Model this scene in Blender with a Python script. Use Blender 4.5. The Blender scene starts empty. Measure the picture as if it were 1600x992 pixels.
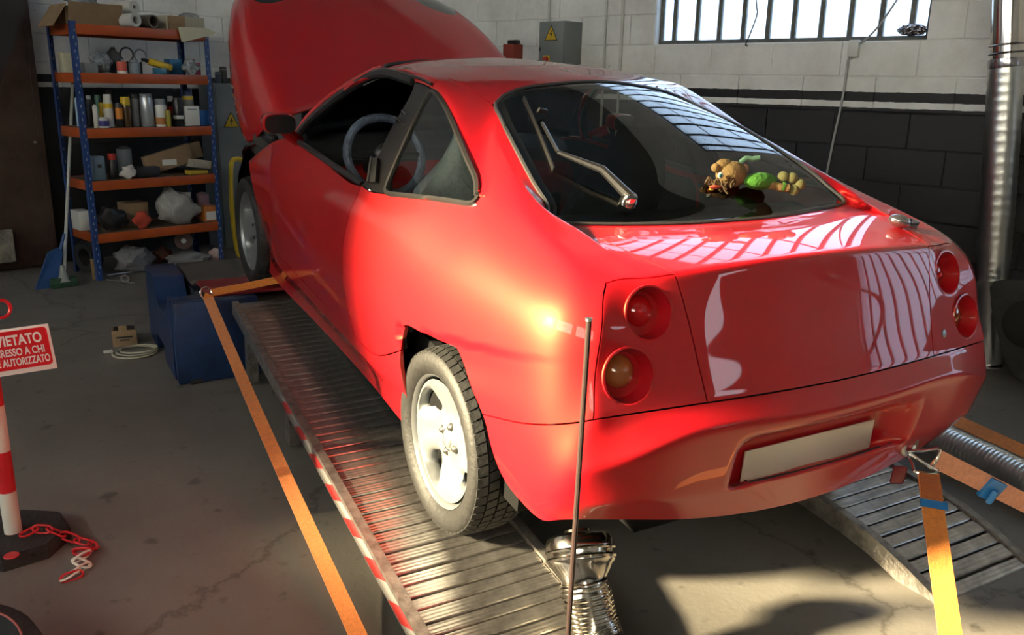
import bpy, bmesh, math, random
import numpy as np
from mathutils import Vector, Matrix, Euler

# ------------------------------------------------------------------ scene, camera, light
S = bpy.context.scene
COL = S.collection
FZ = 0.18                              # rear tyre contact height above the garage floor
CAR_PITCH = 0.11235868                 # the car stands nose-up on the inclined ramps
CAM_POS = Vector((-1.87255736, -2.35685638, 1.41040887 + FZ))
YAW, PITCH, ROLL, FPX = math.radians(29.49810866), math.radians(15.23463913), math.radians(1.22127154), 1339.491


def camera_axes():
    f0 = Vector((math.sin(YAW), math.cos(YAW), 0)); r0 = Vector((math.cos(YAW), -math.sin(YAW), 0)); u0 = Vector((0, 0, 1))
    f = f0 * math.cos(PITCH) - u0 * math.sin(PITCH); u = u0 * math.cos(PITCH) + f0 * math.sin(PITCH)
    r = r0 * math.cos(ROLL) + u * math.sin(ROLL); u2 = -r0 * math.sin(ROLL) + u * math.cos(ROLL)
    return r, u2, f


CR, CU, CF = camera_axes()
cam = bpy.data.cameras.new('camera')
cam.sensor_fit = 'HORIZONTAL'; cam.sensor_width = 36.0; cam.lens = 36.0 * FPX / 1600.0
cam.clip_start = 0.05; cam.clip_end = 200
camo = bpy.data.objects.new('camera', cam); COL.objects.link(camo)
camo.matrix_world = Matrix(((CR.x, CU.x, -CF.x, CAM_POS.x), (CR.y, CU.y, -CF.y, CAM_POS.y), (CR.z, CU.z, -CF.z, CAM_POS.z), (0, 0, 0, 1)))
S.camera = camo
S.view_settings.view_transform = 'Standard'; S.view_settings.look = 'None'
S.view_settings.gamma = 1.0; S.view_settings.use_curve_mapping = False
S.view_settings.exposure = 0.66
S.cycles.use_denoising = True
S.cycles.max_bounces = 10; S.cycles.diffuse_bounces = 5; S.cycles.glossy_bounces = 5; S.cycles.transmission_bounces = 8; S.cycles.transparent_max_bounces = 12
S.cycles.caustics_reflective = True; S.cycles.caustics_refractive = False
S.cycles.sample_clamp_indirect = 12.0

# daylight outside: overcast-bright sky dome
W = bpy.data.worlds.new('daylight'); S.world = W; W.use_nodes = True
bg = W.node_tree.nodes['Background']; bg.inputs[0].default_value = (0.80, 0.90, 1.0, 1); bg.inputs[1].default_value = 4.0

# low warm sun coming through the high opening in the left wall
SUN_AZ, SUN_EL = math.radians(-76), math.radians(20.5)      # azimuth from +Y towards +X
sl = bpy.data.lights.new('sun', 'SUN'); sl.energy = 32.0; sl.color = (1.0, 0.82, 0.50); sl.angle = math.radians(5.0)
so = bpy.data.objects.new('sun', sl); COL.objects.link(so)
SUN_DIR = Vector((math.sin(SUN_AZ) * math.cos(SUN_EL), math.cos(SUN_AZ) * math.cos(SUN_EL), math.sin(SUN_EL)))
so.rotation_euler = SUN_DIR.to_track_quat('Z', 'Y').to_euler(); so.location = SUN_DIR * 30

# room axes: the window wall runs along WD, its outward normal is WN
HW = math.radians(-17.5)
WD = Vector((math.sin(HW), math.cos(HW), 0)); WN = Vector((math.cos(HW), -math.sin(HW), 0))
D_WIN, D_SHELF, D_REAR, D_LEFT = 3.40, 6.22, -9.5, -6.6    # window wall, shelf wall, rear wall, left wall
H_ROOM = 5.2


def room(a, b, z):
    """a along the window wall, b outward through it, z above the floor"""
    return WD * a + WN * b + Vector((0, 0, z))


def px_ray(u, v):
    return CR * ((u - 800) / FPX) - CU * ((v - 496) / FPX) + CF


def px_plane(u, v, n, d):
    r = px_ray(u, v); n = Vector(n)
    return CAM_POS + r * ((d - n.dot(CAM_POS)) / n.dot(r))


def px_floor(u, v, z=0.0):
    return px_plane(u, v, (0, 0, 1), z)


def px_win(u, v, off=0.0):
    """point on the window wall -> (a, z)"""
    p = px_plane(u, v, WN, D_WIN - off); return p.dot(WD), p.z


def px_back(u, v, off=0.0):
    p = px_plane(u, v, WD, D_SHELF - off); return p.dot(WN), p.z


# ------------------------------------------------------------------ helpers
def link(o, parent=None):
    COL.objects.link(o)
    if parent is not None: o.parent = parent
    return o


def tag(o, label=None, cat=None, group=None, kind=None):
    if label: o['label'] = label
    if cat: o['category'] = cat
    if group: o['group'] = group
    if kind: o['kind'] = kind
    return o


def empty(name, loc=(0, 0, 0), rot=(0, 0, 0), label=None, cat=None, group=None):
    o = bpy.data.objects.new(name, None); o.empty_display_size = 0.1
    o.location = loc; o.rotation_euler = rot; COL.objects.link(o)
    return tag(o, label, cat, group)


def mesh_obj(name, me, mats, parent=None, smooth=True, angle=None):
    for m in (mats if isinstance(mats, (list, tuple)) else [mats]):
        if m is not None: me.materials.append(m)
    o = bpy.data.objects.new(name, me); link(o, parent)
    if smooth:
        for p in me.polygons: p.use_smooth = True
        if angle is not None: me.set_sharp_from_angle(angle=math.radians(angle))
    return o


class MB:
    """collects simple shapes into one mesh"""
    def __init__(s): s.bm = bmesh.new()

    def box(s, c, size, rot=None, bevel=0.0):
        m = Matrix.Translation(Vector(c)) @ ((rot.to_matrix().to_4x4() if isinstance(rot, Euler) else rot.to_4x4()) if rot is not None else Matrix())
        r = bmesh.ops.create_cube(s.bm, size=1.0, matrix=m @ Matrix.Diagonal((*size, 1)))
        if bevel > 0:
            es = list({e for v in r['verts'] for e in v.link_edges})
            bmesh.ops.bevel(s.bm, geom=es, offset=bevel, segments=2, affect='EDGES', profile=0.5)
        return s

    def cyl(s, p0, p1, r0, r1=None, n=16, cap=True):
        p0, p1 = Vector(p0), Vector(p1); r1 = r0 if r1 is None else r1
        d = p1 - p0; q = d.to_track_quat('Z', 'Y').to_matrix().to_4x4()
        bmesh.ops.create_cone(s.bm, cap_ends=cap, cap_tris=False, segments=n, radius1=r0, radius2=r1, depth=d.length, matrix=Matrix.Translation((p0 + p1) / 2) @ q)
        return s

    def sphere(s, c, r, n=12, sc=(1, 1, 1), rot=None):
        m = Matrix.Translation(Vector(c)) @ (rot.to_matrix().to_4x4() if rot is not None else Matrix())
        bmesh.ops.create_uvsphere(s.bm, u_segments=n, v_segments=max(6, n * 2 // 3), radius=r, matrix=m @ Matrix.Diagonal((*sc, 1)))
        return s

    def lathe(s, prof, c=(0, 0, 0), axis=(0, 0, 1), n=24, closed=False):
        """prof: list of (radius, height) along axis"""
        q = Vector(axis).to_track_quat('Z', 'Y'); c = Vector(c); rings = []
        for r, h in prof:
            rings.append([s.bm.verts.new(c + q @ Vector((max(r, 1e-5) * math.cos(2 * math.pi * i / n), max(r, 1e-5) * math.sin(2 * math.pi * i / n), h))) for i in range(n)])
        pairs = list(zip(rings[:-1], rings[1:])) + ([(rings[-1], rings[0])] if closed else [])
        for a, b in pairs:
            for i in range(n):
                s.bm.faces.new((a[i], a[(i + 1) % n], b[(i + 1) % n], b[i]))
        return s

    def tube(s, pts, r, n=8, cap=True, closed=False, radii=None):
        pts = [Vector(p) for p in pts]; rings = []; N = len(pts); prev = None
        for i, p in enumerate(pts):
            a = pts[(i - 1) % N] if (closed or i > 0) else p; b = pts[(i + 1) % N] if (closed or i < N - 1) else p
            t = (b - a).normalized()
            if prev is None:
                nrm = t.orthogonal().normalized()
            else:
                nrm = (prev - t * prev.dot(t)); nrm = nrm.normalized() if nrm.length > 1e-6 else t.orthogonal().normalized()
            prev = nrm; bi = t.cross(nrm); rr = radii[i] if radii else r
            rings.append([s.bm.verts.new(p + (nrm * math.cos(2 * math.pi * k / n) + bi * math.sin(2 * math.pi * k / n)) * rr) for k in range(n)])
        for i in range(N if closed else N - 1):
            a, b = rings[i], rings[(i + 1) % N]
            for k in range(n): s.bm.faces.new((a[k], a[(k + 1) % n], b[(k + 1) % n], b[k]))
        if cap and not closed:
            s.bm.faces.new(rings[0][::-1]); s.bm.faces.new(rings[-1])
        return s

    def poly(s, pts):
        return s.bm.faces.new([s.bm.verts.new(Vector(p)) for p in pts])

    def prism(s, pts, vec):
        """closed prism of polygon pts extruded along vec"""
        a = [s.bm.verts.new(Vector(p)) for p in pts]; b = [s.bm.verts.new(Vector(p) + Vector(vec)) for p in pts]; n = len(a)
        s.bm.faces.new(a[::-1]); s.bm.faces.new(b)
        for i in range(n): s.bm.faces.new((a[i], a[(i + 1) % n], b[(i + 1) % n], b[i]))
        return s

    def grid(s, P, closed_u=False, closed_v=False):
        """P: 2D list of points"""
        V = [[s.bm.verts.new(Vector(p)) for p in row] for row in P]
        nu, nv = len(V), len(V[0])
        for i in range(nu if closed_u else nu - 1):
            for j in range(nv if closed_v else nv - 1):
                s.bm.faces.new((V[i][j], V[(i + 1) % nu][j], V[(i + 1) % nu][(j + 1) % nv], V[i][(j + 1) % nv]))
        return V

    def ribbon(s, pts, width_dirs, w, t):
        """flat strap through pts, width along width_dirs, thickness t"""
        R = []
        N = len(pts)
        for i, p in enumerate(pts):
            p = Vector(p); a = Vector(pts[max(i - 1, 0)]); b = Vector(pts[min(i + 1, N - 1)])
            tt = (b - a).normalized(); wd = Vector(width_dirs[i] if isinstance(width_dirs, list) else width_dirs)
            wd = (wd - tt * wd.dot(tt)).normalized(); nn = tt.cross(wd).normalized()
            R.append([p + wd * w / 2 + nn * t / 2, p - wd * w / 2 + nn * t / 2, p - wd * w / 2 - nn * t / 2, p + wd * w / 2 - nn * t / 2])
        V = s.grid(R, closed_v=True)
        s.bm.faces.new(V[0][::-1]); s.bm.faces.new(V[-1])
        return s

    def build(s, name, mat, parent=None, smooth=True, angle=35, recalc=True):
        if recalc: bmesh.ops.recalc_face_normals(s.bm, faces=s.bm.faces[:])
        me = bpy.data.meshes.new(name); s.bm.to_mesh(me); s.bm.free()
        return mesh_obj(name, me, mat, parent, smooth, angle)


def catmull(pts, n=8, closed=False):
    pts = [Vector(p) for p in pts]; N = len(pts); out = []
    for i in range(N if closed else N - 1):
        p0 = pts[(i - 1) % N] if (closed or i > 0) else pts[0] * 2 - pts[1]
        p1, p2 = pts[i], pts[(i + 1) % N]
        p3 = pts[(i + 2) % N] if (closed or i + 2 < N) else pts[-1] * 2 - pts[-2]
        for k in range(n):
            t = k / n
            out.append(0.5 * ((2 * p1) + (p2 - p0) * t + (2 * p0 - 5 * p1 + 4 * p2 - p3) * t * t + (3 * p1 - p0 - 3 * p2 + p3) * t ** 3))
    if not closed: out.append(pts[-1].copy())
    return out


def copy_tree(o, parent=None):
    c = o.copy(); COL.objects.link(c); c.parent = parent
    for ch in list(o.children): copy_tree(ch, c)
    return c


# ------------------------------------------------------------------ materials
MATS = {}


def mat(name, col, rough=0.5, metal=0.0, spec=0.5, coat=0.0, coat_rough=0.03, noise=None, bump=None, trans=0.0, alpha=1.0, emit=None, ior=None, sheen=0.0):
    """noise=(scale, amount[, second colour]); bump=(scale, strength)"""
    if name in MATS: return MATS[name]
    m = bpy.data.materials.new(name); m.use_nodes = True; nt = m.node_tree; b = nt.nodes['Principled BSDF']
    b.inputs['Base Color'].default_value = (*col, 1); b.inputs['Roughness'].default_value = rough; b.inputs['Metallic'].default_value = metal
    b.inputs['Specular IOR Level'].default_value = spec; b.inputs['Coat Weight'].default_value = coat; b.inputs['Coat Roughness'].default_value = coat_rough
    b.inputs['Transmission Weight'].default_value = trans; b.inputs['Alpha'].default_value = alpha; b.inputs['Sheen Weight'].default_value = sheen
    if ior: b.inputs['IOR'].default_value = ior
    if emit: b.inputs['Emission Color'].default_value = (*emit[0], 1); b.inputs['Emission Strength'].default_value = emit[1]
    if noise or bump:
        tc = nt.nodes.new('ShaderNodeTexCoord')
    if noise:
        nz = nt.nodes.new('ShaderNodeTexNoise'); nz.inputs['Scale'].default_value = noise[0]; nz.inputs['Detail'].default_value = 6; nz.inputs['Roughness'].default_value = 0.65
        nt.links.new(tc.outputs['Object'], nz.inputs['Vector'])
        rp = nt.nodes.new('ShaderNodeValToRGB'); rp.color_ramp.elements[0].position = 0.35; rp.color_ramp.elements[1].position = 0.68
        c2 = noise[2] if len(noise) > 2 else tuple(max(0, c * (1 - noise[1])) for c in col)
        rp.color_ramp.elements[0].color = (*c2, 1); rp.color_ramp.elements[1].color = (*col, 1)
        nt.links.new(nz.outputs['Fac'], rp.inputs['Fac']); nt.links.new(rp.outputs['Color'], b.inputs['Base Color'])
    if bump:
        nb = nt.nodes.new('ShaderNodeTexNoise'); nb.inputs['Scale'].default_value = bump[0]; nb.inputs['Detail'].default_value = 5
        nt.links.new(tc.outputs['Object'], nb.inputs['Vector'])
        bp = nt.nodes.new('ShaderNodeBump'); bp.inputs['Strength'].default_value = bump[1]; bp.inputs['Distance'].default_value = 0.02
        nt.links.new(nb.outputs['Fac'], bp.inputs['Height']); nt.links.new(bp.outputs['Normal'], b.inputs['Normal'])
    MATS[name] = m
    return m


def glass_mat(name, tint, rough=0.0, refl=1.0):
    """thin sheet glass: tinted see-through with fresnel reflection"""
    if name in MATS: return MATS[name]
    m = bpy.data.materials.new(name); m.use_nodes = True; nt = m.node_tree; nt.nodes.clear()
    out = nt.nodes.new('ShaderNodeOutputMaterial'); mix = nt.nodes.new('ShaderNodeMixShader'); tr = nt.nodes.new('ShaderNodeBsdfTransparent'); gl = nt.nodes.new('ShaderNodeBsdfGlossy'); fr = nt.nodes.new('ShaderNodeFresnel')
    tr.inputs['Color'].default_value = (*tint, 1); gl.inputs['Roughness'].default_value = rough; gl.inputs['Color'].default_value = (refl, refl, refl, 1); fr.inputs['IOR'].default_value = 1.5
    nt.links.new(fr.outputs[0], mix.inputs[0]); nt.links.new(tr.outputs[0], mix.inputs[1]); nt.links.new(gl.outputs[0], mix.inputs[2]); nt.links.new(mix.outputs[0], out.inputs[0])
    MATS[name] = m
    return m


RED = mat('red_car_paint', (0.40, 0.0015, 0.011), rough=0.50, spec=0.55, coat=1.0, coat_rough=0.015, bump=(3.0, 0.002))
RED.node_tree.nodes['Principled BSDF'].inputs['Coat IOR'].default_value = 1.40
RED.node_tree.nodes['Principled BSDF'].inputs['Specular Tint'].default_value = (1.0, 0.66, 0.28, 1)
BLACK = mat('black_plastic', (0.012, 0.012, 0.013), rough=0.45)
RUBBER = mat('black_rubber', (0.02, 0.02, 0.02), rough=0.6)
TYRE = mat('tyre_rubber', (0.014, 0.0135, 0.013), rough=0.62, noise=(30, 0.4), bump=(60, 0.15))
CHROME = mat('bright_metal', (0.75, 0.74, 0.72), rough=0.12, metal=1.0)
STEEL = mat('dull_steel', (0.45, 0.44, 0.43), rough=0.38, metal=1.0)
ALLOY = mat('silver_alloy_paint', (0.22, 0.23, 0.235), rough=0.38, metal=0.5, coat=0.3)
DARK = mat('dark_interior', (0.006, 0.006, 0.006), rough=0.9, spec=0.1)
WHITE = mat('white_plastic', (0.75, 0.75, 0.73), rough=0.4)
GLASS = glass_mat('clear_car_glass', (0.80, 0.86, 0.82))
TINT = glass_mat('tinted_rear_glass', (0.42, 0.47, 0.42))
# ------------------------------------------------------------------ the garage shell
def nodes_of(m): return m.node_tree, m.node_tree.nodes['Principled BSDF']


def floor_mat():
    m = mat('stained_concrete', (0.25, 0.235, 0.215), rough=0.55); nt, b = nodes_of(m); N = nt.nodes; L = nt.links
    tc = N.new('ShaderNodeTexCoord')
    def noise(sc, det=8, ro=.6):
        n = N.new('ShaderNodeTexNoise'); n.inputs['Scale'].default_value = sc; n.inputs['Detail'].default_value = det; n.inputs['Roughness'].default_value = ro
        L.new(tc.outputs['Object'], n.inputs['Vector']); return n
    def ramp(src, stops):
        r = N.new('ShaderNodeValToRGB'); e = r.color_ramp.elements
        e[0].position, e[0].color = stops[0][0], (*stops[0][1], 1); e[1].position, e[1].color = stops[1][0], (*stops[1][1], 1)
        for p, c in stops[2:]:
            x = e.new(p); x.color = (*c, 1)
        L.new(src, r.inputs['Fac']); return r
    big = ramp(noise(0.7, 8, .62).outputs['Fac'], [(.30, (.115, .100, .083)), (.72, (.195, .182, .160)), (.5, (.155, .142, .124))])
    spots = ramp(noise(9, 3, .5).outputs['Fac'], [(.28, (.35, .33, .31)), (.36, (1, 1, 1))])
    mul = N.new('ShaderNodeMixRGB'); mul.blend_type = 'MULTIPLY'; mul.inputs[0].default_value = .75
    L.new(big.outputs[0], mul.inputs[1]); L.new(spots.outputs[0], mul.inputs[2])
    # hairline cracks
    vo = N.new('ShaderNodeTexVoronoi'); vo.feature = 'DISTANCE_TO_EDGE'; vo.inputs['Scale'].default_value = 0.55
    wob = noise(2.2, 6, .7); mx = N.new('ShaderNodeMixRGB'); mx.inputs[0].default_value = .28
    L.new(tc.outputs['Object'], mx.inputs[1]); L.new(wob.outputs['Color'], mx.inputs[2]); L.new(mx.outputs[0], vo.inputs['Vector'])
    cr = ramp(vo.outputs['Distance'], [(0.0, (.45, .42, .40)), (.006, (1, 1, 1))])
    mul2 = N.new('ShaderNodeMixRGB'); mul2.blend_type = 'MULTIPLY'; mul2.inputs[0].default_value = .8
    L.new(mul.outputs[0], mul2.inputs[1]); L.new(cr.outputs[0], mul2.inputs[2]); L.new(mul2.outputs[0], b.inputs['Base Color'])
    rr = ramp(noise(1.3, 5).outputs['Fac'], [(.3, (.42,) * 3), (.75, (.62,) * 3)]); L.new(rr.outputs[0], b.inputs['Roughness'])
    bp = N.new('ShaderNodeBump'); bp.inputs['Strength'].default_value = .15; bp.inputs['Distance'].default_value = .01
    L.new(noise(40, 6).outputs['Fac'], bp.inputs['Height']); L.new(bp.outputs[0], b.inputs['Normal'])
    return m


Z_BAND = (1.588, 1.527, 1.487)         # top of the black stripe, top and bottom of the white stripe (above the floor)


def wall_paint():
    """white blockwork with a black stripe, a white stripe and a black dado, by height"""
    m = mat('painted_block', (0.62, 0.63, 0.62), rough=0.6); nt, b = nodes_of(m); N = nt.nodes; L = nt.links
    geo = N.new('ShaderNodeNewGeometry'); sep = N.new('ShaderNodeSeparateXYZ'); L.new(geo.outputs['Position'], sep.inputs[0])
    nz = N.new('ShaderNodeTexNoise'); nz.inputs['Scale'].default_value = 14; nz.inputs['Detail'].default_value = 5; L.new(geo.outputs['Position'], nz.inputs['Vector'])
    ad = N.new('ShaderNodeMath'); ad.operation = 'MULTIPLY_ADD'; ad.inputs[1].default_value = .012; L.new(nz.outputs['Fac'], ad.inputs[0]); L.new(sep.outputs['Z'], ad.inputs[2])
    def step(z):
        s = N.new('ShaderNodeMath'); s.operation = 'GREATER_THAN'; s.inputs[1].default_value = z + .006; L.new(ad.outputs[0], s.inputs[0]); return s
    a, c, d = step(Z_BAND[0]), step(Z_BAND[1]), step(Z_BAND[2])
    s1 = N.new('ShaderNodeMath'); s1.operation = 'SUBTRACT'; L.new(d.outputs[0], s1.inputs[0]); L.new(c.outputs[0], s1.inputs[1])
    s2 = N.new('ShaderNodeMath'); s2.operation = 'ADD'; L.new(s1.outputs[0], s2.inputs[0]); L.new(a.outputs[0], s2.inputs[1])
    dirt = N.new('ShaderNodeTexNoise'); dirt.inputs['Scale'].default_value = 2.3; dirt.inputs['Detail'].default_value = 9; dirt.inputs['Roughness'].default_value = .7; L.new(geo.outputs['Position'], dirt.inputs['Vector'])
    wr = N.new('ShaderNodeValToRGB'); wr.color_ramp.elements[0].position = .3; wr.color_ramp.elements[0].color = (.60, .60, .58, 1); wr.color_ramp.elements[1].position = .6; wr.color_ramp.elements[1].color = (.78, .79, .78, 1); L.new(dirt.outputs['Fac'], wr.inputs[0])
    # small dark chips and drill holes
    vo = N.new('ShaderNodeTexVoronoi'); vo.inputs['Scale'].default_value = 5.5; vo.inputs['Randomness'].default_value = 1; L.new(geo.outputs['Position'], vo.inputs['Vector'])
    ch = N.new('ShaderNodeMath'); ch.operation = 'GREATER_THAN'; ch.inputs[1].default_value = .035; L.new(vo.outputs['Distance'], ch.inputs[0])
    wm = N.new('ShaderNodeMixRGB'); wm.blend_type = 'MULTIPLY'; wm.inputs[0].default_value = .85; L.new(wr.outputs[0], wm.inputs[1]); L.new(ch.outputs[0], wm.inputs[2])
    mix = N.new('ShaderNodeMixRGB'); mix.inputs[1].default_value = (.011, .0115, .014, 1); L.new(s2.outputs[0], mix.inputs[0]); L.new(wm.outputs[0], mix.inputs[2]); L.new(mix.outputs[0], b.inputs['Base Color'])
    bn = N.new('ShaderNodeTexNoise'); bn.inputs['Scale'].default_value = 55; bn.inputs['Detail'].default_value = 6; L.new(geo.outputs['Position'], bn.inputs['Vector'])
    bp = N.new('ShaderNodeBump'); bp.inputs['Strength'].default_value = .25; bp.inputs['Distance'].default_value = .008; L.new(bn.outputs['Fac'], bp.inputs['Height']); L.new(bp.outputs[0], b.inputs['Normal'])
    return m


M_WALL = wall_paint()
M_CEIL = mat('ceiling_plaster', (0.20, 0.20, 0.19), rough=0.8)


def slab(mb, a0, a1, b0, b1, z0, z1):
    """box in room coordinates"""
    c = room((a0 + a1) / 2, (b0 + b1) / 2, (z0 + z1) / 2)
    mb.box(c, (abs(b1 - b0), abs(a1 - a0), z1 - z0), Euler((0, 0, -HW)))
    return mb


A0, A1 = D_REAR, D_SHELF
tag(slab(MB(), A0 - .3, A1 + .3, D_LEFT - .3, D_WIN + .3, -.2, 0).build('floor', floor_mat(), smooth=False), kind='structure')
tag(slab(MB(), A0 - .3, A1 + .3, D_LEFT - .3, D_WIN + .3, H_ROOM, H_ROOM + .2).build('ceiling', M_CEIL, smooth=False), kind='structure')

# --- window wall (right): backing with openings + individual blocks where the photo shows them
BK = 0.012                                            # blocks stand this proud of the mortar backing
sa0, sz0 = px_win(1447, 61); sa1, sz1 = px_win(1022, 70)
SILL = (sz0 + sz1) / 2
WIN_TOP = SILL + 2.4


def wall_with_openings(name, b_in, b_out, openings):
    mb = MB(); p = A0
    for (o0, o1, z0, z1) in sorted(openings):
        slab(mb, p, o0, b_in, b_out, 0, H_ROOM); slab(mb, o0, o1, b_in, b_out, 0, z0); slab(mb, o0, o1, b_in, b_out, z1, H_ROOM); p = o1
    slab(mb, p, A1, b_in, b_out, 0, H_ROOM)
    return tag(mb.build(name, M_WALL, smooth=False), kind='structure')


WIN_A = [(sa0, sa1, SILL, WIN_TOP), (sa0 - 5.9, sa0 - 3.1, 1.25, 2.2)]
wall_right = wall_with_openings('wall_right', D_WIN + BK, D_WIN + .25, WIN_A)

BL, BH = None, None
zj1 = px_win(1250, 118.5)[1]; zj2 = px_win(1500, 61)[1]; BH = zj2 - zj1
aj = [px_win(1110, 95)[0], px_win(1208, 95)[0], px_win(1314, 95)[0]]; BL = (aj[0] - aj[2]) / 2


def block_mesh(l, h, t):
    bm = bmesh.new(); bmesh.ops.create_cube(bm, size=1, matrix=Matrix.Diagonal((t, l - .007, h - .006, 1)))
    bmesh.ops.bevel(bm, geom=[e for e in bm.edges], offset=.004, segments=1, affect='EDGES')
    me = bpy.data.meshes.new('block'); bm.to_mesh(me); bm.free(); me.materials.append(M_WALL); return me


blk_full, blk_cache = block_mesh(BL, BH, BK + .012), {}


def lay_blocks(parent, axis, a_lo, a_hi, z_lo, z_hi, phase, zref, skip, limit=300):
    """axis 'win': along WD on the window wall; 'back': along WN on the shelf wall"""
    n = 0
    i0 = math.floor((z_lo - zref) / BH); i1 = math.ceil((z_hi - zref) / BH)
    for i in range(i1 - 1, i0 - 1, -1):
        z0 = zref + i * BH; z1 = z0 + BH
        if z1 < .02 or n >= limit: continue
        zz0 = max(z0, 0.0)
        off = phase + (BL / 2 if i % 2 else 0)
        k0 = math.floor((a_lo - off) / BL); k1 = math.ceil((a_hi - off) / BL)
        for k in range(k0, k1):
            p0, p1 = max(off + k * BL, a_lo), min(off + (k + 1) * BL, a_hi)
            if p1 - p0 < .03 or n >= limit: continue
            pieces = [(p0, p1)]
            for (s0, s1, t0, t1) in skip:
                if zz0 < t1 - .02 and z1 > t0 + .02:
                    nn = []
                    for (u0, u1) in pieces:
                        if u1 <= s0 or u0 >= s1: nn.append((u0, u1))
                        else:
                            if u0 < s0: nn.append((u0, s0))
                            if u1 > s1: nn.append((s1, u1))
                    pieces = nn
            for (u0, u1) in pieces:
                if u1 - u0 < .03: continue
                h = z1 - zz0; l = u1 - u0
                if abs(l - BL) < .002 and abs(h - BH) < .002: me = blk_full
                else:
                    key = (round(l, 3), round(h, 3))
                    if key not in blk_cache: blk_cache[key] = block_mesh(l, h, BK + .012)
                    me = blk_cache[key]
                o = bpy.data.objects.new('block', me); link(o, parent)
                c = (u0 + u1) / 2; zc = (zz0 + z1) / 2
                if axis == 'win': o.location = room(c, D_WIN + BK / 2 + .006, zc); o.rotation_euler = (0, 0, -HW)
                else: o.location = room(D_SHELF + BK / 2 + .006, c, zc); o.rotation_euler = (0, 0, -HW + math.pi / 2)
                n += 1
    return n


lay_blocks(wall_right, 'win', -1.75, A1 - .02, 0.35, SILL + 4.2 * BH, aj[0], zj1, WIN_A)

# --- shelf wall (back) and its blocks
wall_back = tag(slab(MB(), D_SHELF + BK, D_SHELF + .25, D_LEFT - .3, D_WIN + .3, 0, H_ROOM).build('wall_back', M_WALL, smooth=False), kind='structure')
lay_blocks(wall_back, 'back', -.75, D_WIN - .02, 1.1, SILL + 3.2 * BH, .11, zj1, [])

# --- left wall: high sun opening, added fill windows; rear wall: added opening
LWIN = [(1.95, 4.38), (-2.2, 1.4), (-6.6, -3.1)]
LS, LT = 2.66, 4.2
wall_left = wall_with_openings('wall_left', D_LEFT - .25, D_LEFT, [(w0, w1, LS, LT) for w0, w1 in LWIN])
RO = (1.75, 2.55, 2.62, 3.1)              # unseen opening added in the rear wall for a bright reflection on the boot
mb = MB(); slab(mb, A0 - .25, A0, D_LEFT - .3, RO[0], 0, H_ROOM); slab(mb, A0 - .25, A0, RO[1], D_WIN + .3, 0, H_ROOM); slab(mb, A0 - .25, A0, RO[0], RO[1], RO[3], H_ROOM); slab(mb, A0 - .25, A0, RO[0], RO[1], 0, RO[2])
wall_rear = tag(mb.build('wall_rear', M_WALL, smooth=False), kind='structure')

# --- windows: steel frame, mullions, frosted panes
M_FRAME = mat('window_steel', (0.13, 0.135, 0.115), rough=0.55, noise=(20, .4))


def pane_mat():
    m = bpy.data.materials.new('frosted_pane'); m.use_nodes = True; nt = m.node_tree; nt.nodes.clear()
    o = nt.nodes.new('ShaderNodeOutputMaterial'); t = nt.nodes.new('ShaderNodeBsdfTranslucent'); tr = nt.nodes.new('ShaderNodeBsdfTransparent'); g = nt.nodes.new('ShaderNodeBsdfGlossy'); m1 = nt.nodes.new('ShaderNodeMixShader'); m2 = nt.nodes.new('ShaderNodeMixShader')
    t.inputs[0].default_value = (.62, .68, .74, 1); tr.inputs[0].default_value = (.78, .87, .98, 1); g.inputs['Roughness'].default_value = .2
    m1.inputs[0].default_value = .55; m2.inputs[0].default_value = .06
    nt.links.new(t.outputs[0], m1.inputs[1]); nt.links.new(tr.outputs[0], m1.inputs[2]); nt.links.new(m1.outputs[0], m2.inputs[1]); nt.links.new(g.outputs[0], m2.inputs[2]); nt.links.new(m2.outputs[0], o.inputs[0])
    return m


M_PANE = pane_mat()


def steel_window(name, a0, a1, z0, z1, mull, b, transoms, pm=None):
    root = tag(bpy.data.objects.new(name, None), kind='structure'); COL.objects.link(root)
    fr = MB(); w = .03
    for (x0, x1, y0, y1) in ((a0, a1, z0, z0 + w), (a0, a1, z1 - w, z1), (a0, a0 + w, z0, z1), (a1 - w, a1, z0, z1)): slab(fr, x0, x1, b, b + .04, y0, y1)
    fr.build('window_frame', M_FRAME, root, smooth=False)
    for a in mull: slab(MB(), a - .017, a + .017, b - .004, b + .034, z0 + w, z1 - w).build('mullion', M_FRAME, root, smooth=False)
    for z in transoms: slab(MB(), a0 + w, a1 - w, b + .004, b + .03, z - .011, z + .011).build('transom', M_FRAME, root, smooth=False)
    xs = [a0 + w] + list(mull) + [a1 - w]; zs = [z0 + w] + list(transoms) + [z1 - w]
    for i in range(len(xs) - 1):
        for j in range(len(zs) - 1):
            slab(MB(), xs[i], xs[i + 1], b + .014, b + .019, zs[j], zs[j + 1]).build('pane', pm or M_PANE, root, smooth=False)
    return root


mull = sorted(px_win(u, 30, -.08)[0] for u in (1056, 1091, 1126, 1163.5, 1202, 1242, 1285, 1330.5, 1378.5, 1426.5))
steel_window('window_1', sa0, sa1, SILL, WIN_TOP, mull, D_WIN + .07, [SILL + .62, SILL + 1.2, SILL + 1.8])
for n, (w0, w1, z0, z1) in enumerate(WIN_A[1:]):
    k = max(2, round((w1 - w0) / .28)); steel_window('window_%d' % (n + 2), w0, w1, z0, z1, [w0 + (w1 - w0) * i / k for i in range(1, k)], D_WIN + .07, [z0 + .32, z0 + .64])

def frosted_only():
    m = bpy.data.materials.new('fill_light_pane'); m.use_nodes = True; nt = m.node_tree; nt.nodes.clear()
    o = nt.nodes.new('ShaderNodeOutputMaterial'); t = nt.nodes.new('ShaderNodeBsdfTranslucent'); t.inputs[0].default_value = (.80, .82, .84, 1); nt.links.new(t.outputs[0], o.inputs[0]); return m


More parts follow.
